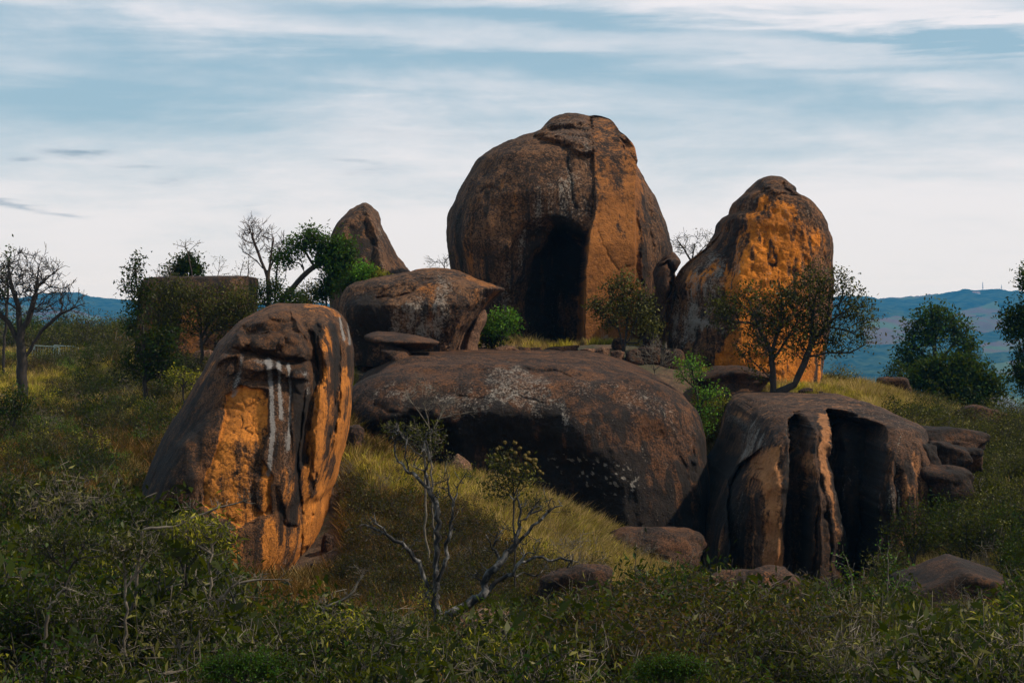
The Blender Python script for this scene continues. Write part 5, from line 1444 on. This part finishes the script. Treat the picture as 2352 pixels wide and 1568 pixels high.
C_YEL = coll('tussocks_yellow', [proto_grass('tussock', G_YELLOW, 1), proto_grass('tussock', G_YELLOW, 2, h=0.5), proto_grass('tussock', G_GREEN, 3, h=0.5), proto_grass('tussock', G_STRAW, 4, h=0.65)])
C_STR = coll('tussocks_straw', [proto_grass('tussock', G_STRAW, 5, h=0.75, lean=0.8), proto_grass('tussock', G_STRAW, 6, h=0.6), proto_grass('tussock', G_YELLOW, 7, h=0.6)])
C_BRN = coll('tussocks_brown', [proto_grass('tussock', G_BROWN, 8, h=0.7), proto_grass('tussock', G_BROWN, 9, h=0.5), proto_grass('tussock', G_STRAW, 10, h=0.55)])
C_GRN = coll('tussocks_green', [proto_grass('tussock', G_GREEN, 11, h=0.4), proto_grass('tussock', G_GREEN, 12, h=0.3)])
PS = [proto_shrub('shrub', L_BUSH, 101, 1.4, 0.9, 80, 8, 0.13, 0.11, down=0.5, aspect=0.32), proto_shrub('shrub', L_BUSH, 102, 1.1, 1.0, 90, 12, 0.09, 0.10), proto_shrub('shrub', L_OLIVE, 103, 1.7, 0.8, 70, 6, 0.13, 0.12, down=0.7, aspect=0.28),
      proto_shrub('shrub', L_DARK, 104, 1.3, 0.9, 90, 13, 0.10, 0.11), proto_shrub('shrub', L_BROWN, 105, 1.3, 0.9, 90, 7, 0.085, 0.1, down=0.5, bark=M_TWIG), proto_shrub('shrub', None, 106, 1.5, 0.9, 90, twigs=160, bark=M_TWIG),
      proto_shrub('shrub', L_YELLOW, 109, 1.2, 0.7, 50, 5, 0.12, 0.10, down=0.4, aspect=0.32), proto_shrub('shrub', L_DARK, 110, 1.9, 0.7, 80, 9, 0.14, 0.12, down=0.6, aspect=0.30), proto_shrub('shrub', L_BUSH, 115, 0.8, 1.1, 110, 12, 0.07, 0.09)]
PS += [proto_shrub('shrub', L_GREY, 122, 1.5, 0.7, 60, 5, 0.15, 0.13, down=0.6, aspect=0.24, bark=M_TWIG, twigs=60), proto_shrub('shrub', L_BRIGHT, 123, 0.9, 0.8, 130, 22, 0.05, 0.07, bark=M_BARK),
       proto_shrub('shrub', L_BUSH, 124, 1.6, 0.7, 60, 5, 0.19, 0.13, down=0.5, aspect=0.4, bark=M_TWIG)]
C_SHR = coll('shrubs_mixed', PS[:5] + PS[6:])
C_BARE = coll('bare_shrubs', [PS[5], proto_shrub('shrub', None, 118, 1.2, 1.0, 60, twigs=120, bark=M_TWIG)])
C_SHB = coll('shrubs_brown', [proto_shrub('shrub', L_BROWN, 121, 1.3, 0.9, 90, 12, 0.085, 0.1, down=0.5, bark=M_BARK), proto_shrub('shrub', L_BROWN, 107, 1.2, 0.9, 100, 9, 0.08, 0.1, bark=M_BARK), proto_shrub('shrub', L_OLIVE, 108, 1.2, 0.9, 80, 6, 0.09, 0.1)])
C_HILL = coll('shrubs_slope', [proto_shrub('shrub', L_OLIVE, 111, 1.2, 1.0, 120, 16, 0.085, 0.12), proto_shrub('shrub', L_BUSH, 112, 1.1, 1.0, 120, 18, 0.085, 0.12), proto_shrub('shrub', L_GREY, 113, 1.0, 0.8, 110, 9, 0.075, 0.14, bark=M_TWIG),
                               proto_shrub('shrub', L_DARK, 114, 1.6, 0.7, 120, 20, 0.09, 0.12), proto_shrub('shrub', L_BROWN, 116, 1.0, 0.9, 110, 11, 0.075, 0.14, bark=M_TWIG), proto_shrub('shrub', L_GREY, 117, 1.3, 0.7, 100, 7, 0.08, 0.12, bark=M_BARK),
                               proto_shrub('shrub', L_OLIVE, 119, 1.5, 0.7, 110, 11, 0.08, 0.12)])


def scatter(name, pts, scl, collection, seed, upz=0.15):
    rng = np.random.RandomState(seed)
    n = len(pts)
    me = bpy.data.meshes.new(name)
    me.vertices.add(n); me.vertices.foreach_set('co', np.asarray(pts, np.float32).ravel())
    a = me.attributes.new('rot', 'FLOAT_VECTOR', 'POINT')
    rv = np.stack([rng.randn(n) * upz, rng.randn(n) * upz, rng.rand(n) * 6.28], -1).astype(np.float32)
    a.data.foreach_set('vector', rv.ravel())
    a = me.attributes.new('scl', 'FLOAT', 'POINT'); a.data.foreach_set('value', np.asarray(scl, np.float32))
    a = me.attributes.new('idx', 'INT', 'POINT'); k_ = len(collection.objects)
    Pn = np.asarray(pts, float).copy(); Pn[:, 2] = 0
    pat = (fbm(Pn, 0.30, 2, seed=seed * 0.1 + 3) * 1.6 + rng.randn(n) * 0.22 + 40.0) * 1.3 * k_ / 4 if k_ > 4 else rng.rand(n) * k_
    a.data.foreach_set('value', (np.floor(pat).astype(int) % k_).astype(np.int32))
    o = link(name, me)
    ng = bpy.data.node_groups.new(name + '_nodes', 'GeometryNodeTree')
    ng.interface.new_socket('Geometry', in_out='INPUT', socket_type='NodeSocketGeometry')
    ng.interface.new_socket('Geometry', in_out='OUTPUT', socket_type='NodeSocketGeometry')
    N_ = ng.nodes; L_ = ng.links
    gi = N_.new('NodeGroupInput'); go = N_.new('NodeGroupOutput')
    ip = N_.new('GeometryNodeInstanceOnPoints')
    ci = N_.new('GeometryNodeCollectionInfo'); ci.inputs['Collection'].default_value = collection
    ci.inputs['Separate Children'].default_value = True; ci.inputs['Reset Children'].default_value = True

    def na(nm, ty):
        x = N_.new('GeometryNodeInputNamedAttribute'); x.data_type = ty; x.inputs['Name'].default_value = nm
        return x.outputs['Attribute']
    L_.new(gi.outputs[0], ip.inputs['Points'])
    L_.new(ci.outputs[0], ip.inputs['Instance'])
    ip.inputs['Pick Instance'].default_value = True
    L_.new(na('idx', 'INT'), ip.inputs['Instance Index'])
    e2r = N_.new('FunctionNodeEulerToRotation'); L_.new(na('rot', 'FLOAT_VECTOR'), e2r.inputs[0])
    L_.new(e2r.outputs[0], ip.inputs['Rotation'])
    L_.new(na('scl', 'FLOAT'), ip.inputs['Scale'])
    L_.new(ip.outputs[0], go.inputs[0])
    md = o.modifiers.new('scatter', 'NODES'); md.node_group = ng
    return tag(o, kind='stuff')


def pick(n, y0, y1, x0, x1, dens, seed):
    """n random ground points between distances y0..y1 and picture columns x0..x1, thinned by dens(u, v, P)"""
    rng = np.random.RandomState(seed)
    Y = np.sqrt(rng.rand(n) * (y1 ** 2 - y0 ** 2) + y0 ** 2)
    px = x0 + rng.rand(n) * (x1 - x0)
    X = (px - 1176) / FP * Y
    Z = gz(X, Y)
    P = np.stack([X, Y, Z], -1)
    v = HZ - Z / Y * FP
    k = rng.rand(n) < dens(px, v, P)
    return P[k], px[k], v[k]


# keep plants out of the boulders: list of footprints (px range, Y range)
FOOT = [(360, 800, 72.5, 88), (815, 1608, 91.0, 118), (1668, 2075, 86, 107), (1040, 1550, 122, 142), (1535, 1890, 113.5, 127), (795, 1050, 108, 119), (760, 980, 135, 152), (340, 575, 122.5, 131)]


def clear(px, P):
    k = np.ones(len(px), bool)
    for a, b, c, d in FOOT:
        k &= ~((px > a) & (px < b) & (P[:, 1] > c) & (P[:, 1] < d))
    return k.astype(float)


def nz2(P, f, s):
    Q = P.copy(); Q[:, 2] = 0
    return fbm(Q, f, 3, seed=s)


LIMX = [-300, 0, 300, 470, 530, 640, 720, 800, 1000, 1060, 1200, 1400, 1450, 1560, 1620, 1700, 1850, 1960, 2040, 2110, 2310, 2352, 2800]
LIMY = [1190, 1210, 1190, 1200, 1300, 1380, 1350, 1370, 1430, 1430, 1355, 1345, 1305, 1275, 1310, 1345, 1345, 1385, 1360, 1375, 1375, 1280, 1250]


def add_scatter(name, n, y0, y1, x0, x1, dens, c, smin, smax, seed, tall=0.0):
    P, px, v = pick(n, y0, y1, x0, x1, lambda u, v, P: dens(u, v, P) * clear(u, P), seed)
    rng = np.random.RandomState(seed + 1)
    sc_ = smin + (smax - smin) * rng.rand(len(P)) ** 1.3
    if tall:      # scrub grows lower in front of the stones
        top = np.interp(px, LIMX, LIMY) + 8 + rng.randn(len(P)) * 22 + 60 * nz2(P, 0.3, 77)
        smax_ = (v - top) * P[:, 1] / FP / tall
        k = (smax_ > 0.3) | (v > 1560)
        smax_ = np.where(P[:, 1] > 69, 9.0, smax_); k |= P[:, 1] > 69
        sc_ = np.minimum(sc_, np.maximum(smax_, 0.3))
        P, sc_ = P[k], sc_[k]
    return scatter(name, P, sc_, c, seed)


MOUND = [(800, 1060), (1050, 1090), (1200, 1120), (1330, 1190), (1440, 1250), (1540, 1370), (1400, 1390), (1200, 1300), (1100, 1210), (960, 1150), (840, 1150)]
# grasses
add_scatter('yellow_grass', 40000, 60, 200, -200, 800, lambda u, v, P: sms(v, 1030, 950) * sms(nz2(P, 0.2, 1), -0.6, 0.2) * (1 - ((u > 60) & (u < 190) & (P[:, 1] > 138) & (P[:, 1] < 175))), C_YEL, 0.7, 1.35, 201)
add_scatter('yellow_grass', 20000, 62, 98, 780, 1640, lambda u, v, P: np.clip(poly(u, v, MOUND, 25), 0, 1) * (0.25 + 0.75 * sms(nz2(P, 0.5, 31), -0.5, 0.1)), C_YEL, 0.6, 1.45, 202)
add_scatter('brown_scrub', 2400, 60, 90, 770, 1330, lambda u, v, P: (0.25 + 0.75 * poly(u, v, [(780, 1120), (900, 1150), (1060, 1220), (1200, 1310), (1330, 1400), (800, 1420)], 30)) * (1 - 0.9 * poly(u, v, MOUND, 15)), C_SHB, 0.35, 0.95, 220)
add_scatter('brown_scrub', 160, 66, 90, 800, 1560, lambda u, v, P: poly(u, v, MOUND, 15), C_SHR, 0.25, 0.6, 221)
add_scatter('brown_scrub', 1500, 72, 150, -200, 520, lambda u, v, P: sms(nz2(P, 0.2, 33), -0.3, 0.3), C_SHB, 0.4, 1.0, 222)
add_scatter('straw_grass', 12000, 62, 96, 1000, 1600, lambda u, v, P: poly(u, v, [(1100, 1130), (1330, 1190), (1480, 1290), (1560, 1380), (1400, 1400), (1200, 1270), (1080, 1190)], 20), C_STR, 0.7, 1.3, 203)
add_scatter('brown_grass', 42000, 45, 112, -200, 1500, lambda u, v, P: sms(v, 900, 1010) * (0.25 + 0.75 * sms(nz2(P, 0.2, 2), -0.6, 0.1)) * (1 - 0.9 * poly(u, v, MOUND, 20)), C_BRN, 0.7, 1.4, 204)
add_scatter('brown_grass', 4500, 60, 80, 2000, 2352, lambda u, v, P: poly(u, v, [(2020, 1400), (2150, 1370), (2300, 1400), (2330, 1500), (2040, 1500)], 20), C_BRN, 0.8, 1.4, 205)
add_scatter('straw_grass', 7000, 90, 126, 800, 2350, lambda u, v, P: sms(nz2(P, 0.2, 4), -0.3, 0.3), C_STR, 0.5, 1.0, 206)
add_scatter('green_grass', 14000, 90, 135, 1350, 2300, lambda u, v, P: sms(nz2(P, 0.25, 5), -0.5, 0.2), C_YEL, 0.5, 0.95, 207)
add_scatter('brown_grass', 5000, 84, 112, 1560, 1720, lambda u, v, P: 0.8 + 0 * u, C_BRN, 0.7, 1.2, 216)
# undergrowth on the slopes
add_scatter('straw_grass', 14000, 64, 150, 1950, 2700, lambda u, v, P: sms(nz2(P, 0.2, 14), -0.35, 0.3), C_STR, 0.6, 1.2, 219)
add_scatter('slope_undergrowth', 3400, 84, 190, 1900, 2800, lambda u, v, P: sms(nz2(P, 0.12, 6), -0.7, 0.1) * sms(u, 1980, 2080) * (1 - sms(P[:, 1], 112, 120)), C_HILL, 0.6, 1.5, 208)
add_scatter('slope_undergrowth', 1000, 60, 86, 2040, 2800, lambda u, v, P: 0.9 * (1 - poly(u, v, [(2060, 1290), (2330, 1290), (2330, 1480), (2060, 1480)], 10)), C_HILL, 0.7, 1.6, 209, tall=1.6)
add_scatter('field_undergrowth', 3000, 66, 145, -200, 520, lambda u, v, P: sms(nz2(P, 0.2, 7), -0.25, 0.25) * 0.85, C_SHR, 0.4, 1.2, 210)
add_scatter('field_undergrowth', 1300, 138, 230, -300, 780, lambda u, v, P: 0.05 + 0.95 * sms(P[:, 1], 168, 190), C_HILL, 1.4, 3.0, 211)
add_scatter('mound_undergrowth', 700, 56, 92, 760, 1640, lambda u, v, P: sms(nz2(P, 0.2, 8), -0.1, 0.4) * (1 - 0.75 * poly(u, v, MOUND, 20)), C_SHR, 0.4, 0.9, 212, tall=1.6)
# dense front thicket
DRY = [(480, 1380), (800, 1360), (1000, 1380), (1060, 1460), (800, 1500), (520, 1500)]
add_scatter('thicket', 5200, 34, 66, -250, 2650, lambda u, v, P: (0.12 + 0.88 * sms(nz2(P, 0.35, 9), -0.15, 0.2)) * (1 - 0.85 * poly(u, v, DRY, 25)), C_SHR, 0.6, 1.5, 213, tall=1.75)
add_scatter('thicket', 1100, 36, 62, 1250, 2050, lambda u, v, P: poly(u, v, [(1350, 1380), (1850, 1380), (2000, 1600), (1300, 1700)], 60), C_SHB, 0.8, 1.6, 214, tall=1.75)
add_scatter('thicket', 1200, 40, 74, -250, 480, lambda u, v, P: 0.8 + 0 * u, C_SHR, 1.0, 2.1, 215, tall=1.75)
add_scatter('thicket', 260, 46, 64, 1480, 2500, lambda u, v, P: 0.8 + 0 * u, C_SHR, 1.2, 2.0, 217, tall=1.75)

add_scatter('brown_grass', 9000, 34, 66, -250, 2650, lambda u, v, P: sms(nz2(P, 0.3, 55), 0.0, 0.4), C_BRN, 0.9, 1.7, 230, tall=0.8)
add_scatter('dry_twigs', 150, 36, 84, -250, 2650, lambda u, v, P: 0.8 + 0 * u, C_BARE, 0.7, 1.4, 218, tall=1.7)
# ---- individual shrubs in the thicket
for i, (px, py, rx, ry, Y, mat, nm, lb, cnt, ls) in enumerate((
        (430, 1230, 110, 50, 42, L_OLIVE, 'willow_shrub', 'long leaved green shrub before the lower left of the folded boulder', 260, 0.10),
        (150, 1240, 120, 50, 44, L_BUSH, 'willow_shrub', 'tangled dark green shrub at the left edge below the brown slope', 230, 0.09),
        (1540, 1530, 100, 34, 33.5, L_MID, 'bright_bush', 'bright green fine leaved bush at the bottom right of centre', 300, 0.045),
        (560, 1525, 120, 42, 33.5, L_MID, 'bright_bush', 'green fine leaved bush at the bottom left of centre', 300, 0.045),
        (60, 1400, 70, 60, 40, L_DARK, 'dark_bush', 'dense dark green bush in the lower left corner', 240, 0.07),
        (1480, 1400, 130, 60, 50, L_BROWN, 'brown_shrub', 'shrub of brown dry leaves before the rounded boulder', 260, 0.08),
        (1000, 1520, 90, 40, 40, L_BUSH, 'willow_shrub', 'drooping leaved shrub at the bottom centre', 230, 0.085),
        (1280, 1500, 110, 46, 42, L_OLIVE, 'willow_shrub', 'olive leaved shrub before the pinkish low boulder', 230, 0.085),
        (2100, 1200, 70, 60, 74, L_BUSH, 'dark_bush', 'dark leafy shrub hiding the right end of the fluted boulder', 260, 0.12),
        (2220, 1210, 80, 60, 76, L_BUSH, 'dark_bush', 'dark leafy shrub above the roof shaped boulder', 260, 0.12),
        (30, 920, 46, 40, 95, L_DARK, 'dark_bush', 'round dark bush in the grass at the left edge under the bare tree', 220, 0.13),
        (1930, 865, 44, 34, 120, L_GREY, 'dry_bush', 'tan dry bush right of the orange boulder foot', 220, 0.12))):
    plant(nm, lb, 'shrub', Y, [[(px, py + ry * 1.8), (px, py)], [(px, py + ry * 1.6), (px - rx * 0.5, py - ry * 0.2)], [(px, py + ry * 1.6), (px + rx * 0.5, py - ry * 0.1)]],
          [(px, py, rx * 0.7, ry), (px - rx * 0.5, py + ry * 0.3, rx * 0.6, ry * 0.8), (px + rx * 0.5, py + ry * 0.2, rx * 0.6, ry * 0.8)],
          cnt, mat, nleaf=(40 if ls < 0.05 else 11), lsize=ls, spread=ls * 1.4, seed=300 + i, rbase=0.04, rtip=0.007, step=0.2, down=0.5 if nm == 'willow_shrub' else 0.0, aspect=0.28 if nm == 'willow_shrub' else 0.45, bark=M_BARK, shell=0.9 if ls < 0.05 else 0.35)
for i, (px, py, rx, ry, Y, mat, nm, lb) in enumerate((
        (470, 1215, 60, 30, 40, L_YELLOW, 'leggy_shrub', 'leggy shrub with long pale green leaves overlapping the orange patch foot'),
        (300, 1260, 60, 40, 39, L_OLIVE, 'leggy_shrub', 'leggy olive shrub with bare stems, left of the long leaved green shrub'),
        (200, 1400, 70, 50, 37, L_BUSH, 'leggy_shrub', 'tall dark leggy shrub above the curved bare stem'),
        (420, 1420, 70, 50, 37, L_OLIVE, 'leggy_shrub', 'open olive shrub left of the dark leaning branch'),
        (760, 1440, 60, 36, 40, L_YELLOW, 'leggy_shrub', 'small yellow green shrub among brown grass below the folded boulder'),
        (880, 1470, 60, 40, 38, L_BUSH, 'leggy_shrub', 'drooping green shrub left of the dead tree foot'),
        (1120, 1500, 60, 40, 38, L_YELLOW, 'leggy_shrub', 'bright leaved shrub right of the dead tree foot, at the bottom'),
        (1400, 1500, 60, 40, 38, L_OLIVE, 'leggy_shrub', 'olive shrub at the bottom left of the bright green bush'),
        (1640, 1440, 70, 46, 42, L_BROWN, 'leggy_shrub', 'russet leaved shrub in front of the large rounded boulder'),
        (1780, 1490, 60, 40, 39, L_BUSH, 'leggy_shrub', 'dark green leggy shrub right of the bright green bush'),
        (2160, 1480, 60, 40, 40, L_BUSH, 'leggy_shrub', 'leggy green shrub below the roof shaped boulder'),
        (2300, 1440, 60, 50, 40, L_YELLOW, 'leggy_shrub', 'yellow green leaved shrub in the bottom right corner'))):
    q_ = random.Random(i)
    plant(nm, lb, 'shrub', Y, [[(px, py + ry * 2.4), (px + q_.uniform(-20, 20), py + ry), (px, py)]] + [[(px + q_.uniform(-8, 8), py + ry * 2), (px + dx_ * rx * 0.6, py + ry * 0.6), (px + dx_ * rx, py + q_.uniform(-40, 10))] for dx_ in (-1.1, -0.5, 0.45, 1.0)],
          [(px, py, rx, ry), (px - rx * 0.6, py, rx * 0.5, ry * 0.9), (px + rx * 0.6, py - 5, rx * 0.5, ry * 0.9)],
          120, mat, nleaf=6, lsize=0.13, spread=0.11, seed=500 + i, rbase=0.03, rtip=0.007, step=0.2, down=0.7, aspect=0.27, bark=M_TWIG, twigs=70)
# bleached fallen branches
for i, (pts, Y, lb) in enumerate((([(270, 1225), (330, 1215), (400, 1210), (440, 1190), (500, 1165), (560, 1150)], 41, 'bleached arching bare branch across the willow shrub on the left'),
                                  ([(480, 1440), (500, 1380), (545, 1340), (600, 1330), (660, 1330)], 40, 'dark dead branch leaning below the folded boulder'),
                                  ([(90, 1500), (110, 1400), (150, 1350), (200, 1370), (230, 1440)], 38, 'curved bare stem in the lower left thicket'),
                                  ([(560, 1480), (552, 1420), (535, 1370), (520, 1340)], 42, 'short broken dark snag in the thicket left of the bottom centre'),
                                  ([(690, 1400), (745, 1395), (800, 1370), (835, 1320)], 44, 'pale twisted dead branch in front of the brown grass'))):
    plant('bare_branch', lb, 'branch', Y, [pts], [(p[0], p[1] - 8, 26, 18) for p in pts[1:]], 26, None, seed=400 + i, rbase=0.035, rtip=0.006, step=0.15, bark=M_TWIG if i != 3 else M_DEAD, twigs=50, jit=0.03)


# ------------------------------------------------------------------ crowd barriers on the plateau
def bars(segs, r, mat, name, parent, sides=6):
    Vs, Fs, k = [], [], 0
    for a, b in segs:
        V_, F_ = tubes(np.array([a, b], float), np.array([0, 0]), np.array([r, r]), sides)
        Vs.append(V_); Fs.append(F_ + k); k += len(V_)
    return link(name, mesh_np(name, np.concatenate(Vs), np.concatenate(Fs), mat), parent)


M_GALV = plain_mat('galvanised_steel', (0.20, 0.27, 0.26), (0.34, 0.42, 0.40), 8, rough=0.5, bump=0, metal=0.2)
b1 = empty('crowd_barrier', (0, 0, 0))
wB, hB = 2.3, 1.05


def rail(z): return [((-wB / 2, 0, z), (wB / 2, 0, z))]


for nm_, a_, b_ in (('post', (-wB / 2, 0, 0.15), (-wB / 2, 0, hB)), ('rail', (-wB / 2, 0, hB), (wB / 2, 0, hB)), ('post', (wB / 2, 0, hB), (wB / 2, 0, 0.15)), ('rail', (wB / 2, 0, 0.18), (-wB / 2, 0, 0.18))):
    bars([(a_, b_)], 0.034, M_GALV, nm_, b1)
for k in range(9):
    x = -wB / 2 + wB * (k + 1) / 10
    bars([((x, 0, 0.18), (x, 0, hB))], 0.014, M_GALV, 'bar', b1, 4)
for s_ in (-0.75, 0.75):
    for q_ in (-0.3, 0.3): bars([((s_, q_, 0.0), (s_, 0.0, 0.18))], 0.025, M_GALV, 'foot', b1, 4)
bars([((-wB / 2 + 0.12, -0.02, 0.72), (-wB / 2 + 0.12, -0.02, 0.98))], 0.09, M_GALV, 'plate', b1, 4)
tag(b1, 'left steel crowd barrier standing on the grass behind the bare tree', 'barrier', 'crowd barriers on the plateau')
b2 = b1.copy(); COL.objects.link(b2)
b2['label'] = 'right steel crowd barrier on the grass, farther from the bare tree'
for ch in list(b1.children):
    c = ch.copy(); COL.objects.link(c); c.parent = b2
b1.location = tuple(gpt(104, 158, 0.12)); b1.rotation_euler = (0, R(3), R(-14))
b2.location = tuple(gpt(150, 160, 0.12)); b2.rotation_euler = (0, R(3), R(-20))

# ------------------------------------------------------------------ radio masts on the far ridge
M_MAST = plain_mat('mast_steel', (0.25, 0.25, 0.26), (0.4, 0.4, 0.4), 1, bump=0)
for px, h_, lb in ((2257, 60, 'taller left radio mast on the far blue ridge'), (2300, 48, 'shorter right radio mast on the far blue ridge')):
    Y = 5100.0 * FAR
    x = (px - 1176) / FP * Y
    z0 = (HZ - 682) / FP * Y
    r0 = empty('radio_mast', (x, Y, z0)); tag(r0, lb, 'mast', 'radio masts on the ridge')
    rr = [(-3.6, -3.6), (3.6, -3.6), (0, 3.6)]
    for a in rr:
        bars([((a[0], a[1], -14), (a[0] * 0.35, a[1] * 0.35, h_))], 0.55, M_MAST, 'leg', r0, 4)
    seg = []
    for k in range(9):
        f0, f1 = k / 9, (k + 1) / 9
        for q in range(3):
            a, b = rr[q], rr[(q + 1) % 3]
            s0, s1 = 1 - 0.65 * f0, 1 - 0.65 * f1
            seg.append(((a[0] * s0, a[1] * s0, h_ * f0), (b[0] * s1, b[1] * s1, h_ * f1)))
    tag(bars(seg, 0.3, M_MAST, 'lattice', r0, 4), kind='stuff')
    bars([((0, 0, h_), (0, 0, h_ + 6))], 0.4, M_MAST, 'antenna', r0, 4)

# far houses on the slope of the range
M_WHITE = plain_mat('white_wall', (0.6, 0.6, 0.58), (0.75, 0.74, 0.72), 1, bump=0)
M_TILE = plain_mat('tile_roof', (0.35, 0.14, 0.08), (0.45, 0.2, 0.12), 1, bump=0)


def hz_at(x, y):
    px = x / y * FP + 1176
    j = np.clip(np.searchsorted(hc, px) - 1, 0, len(hc) - 2); i = np.clip(np.searchsorted(hy, y) - 1, 0, len(hy) - 2)
    return float(zh[i, j])


for px, Y, lb in ((2350, 3350, 'tiny white house low on the far blue slope at the right edge'), (2242, 4800, 'tiny pale house high on the far slope below the masts')):
    Y *= FAR; x = (px - 1176) / FP * Y; z = hz_at(x / FAR, Y / FAR) * FAR
    hb = empty('far_house', (x, Y, z)); tag(hb, lb, 'house', 'tiny houses on the far hills')
    a, b, c = 14, 9, 7
    V_ = [(-a, -b, -3), (a, -b, -3), (a, b, -3), (-a, b, -3), (-a, -b, c), (a, -b, c), (a, b, c), (-a, b, c)]
    link('wall', mesh_np('wall', V_, [(0, 1, 5, 4), (1, 2, 6, 5), (2, 3, 7, 6), (3, 0, 4, 7)], M_WHITE, smooth=False), hb)
    V_ = [(-a - 1, -b - 1, c - .3), (a + 1, -b - 1, c - .3), (a + 1, b + 1, c - .3), (-a - 1, b + 1, c - .3), (-a - 1, 0, c + 4), (a + 1, 0, c + 4)]
    link('roof', mesh_np('roof', V_, [(0, 1, 5, 4), (2, 3, 4, 5), (0, 3, 2, 1)], M_TILE, smooth=False), hb)

Y = 205.0
hx0 = (8 - 1176) / FP * Y
hz0 = float(gz(hx0 - 4, Y))
hb = empty('tiled_house', (hx0 - 4.5, Y, hz0)); tag(hb, 'house with an orange tiled roof just showing at the left edge of the picture', 'house')
zt = (HZ - 757) / FP * Y - hz0
M_RT = plain_mat('orange_tiles', (0.40, 0.11, 0.04), (0.55, 0.19, 0.08), 5)
V_ = [(-4, -3, -1), (4, -3, -1), (4, 3, -1), (-4, 3, -1), (-4, -3, zt - .8), (4, -3, zt - .8), (4, 3, zt - .8), (-4, 3, zt - .8)]
link('wall', mesh_np('wall', V_, [(0, 1, 5, 4), (1, 2, 6, 5), (2, 3, 7, 6), (3, 0, 4, 7)], M_WHITE, smooth=False), hb)
V_ = [(-4.5, -3.5, zt - .85), (4.5, -3.5, zt - .85), (4.5, 3.5, zt - .85), (-4.5, 3.5, zt - .85), (-4.5, 0, zt), (4.5, 0, zt)]
ro = link('roof', mesh_np('roof', V_, [(0, 1, 5, 4), (2, 3, 4, 5), (0, 3, 2, 1)], M_RT, smooth=False), hb)
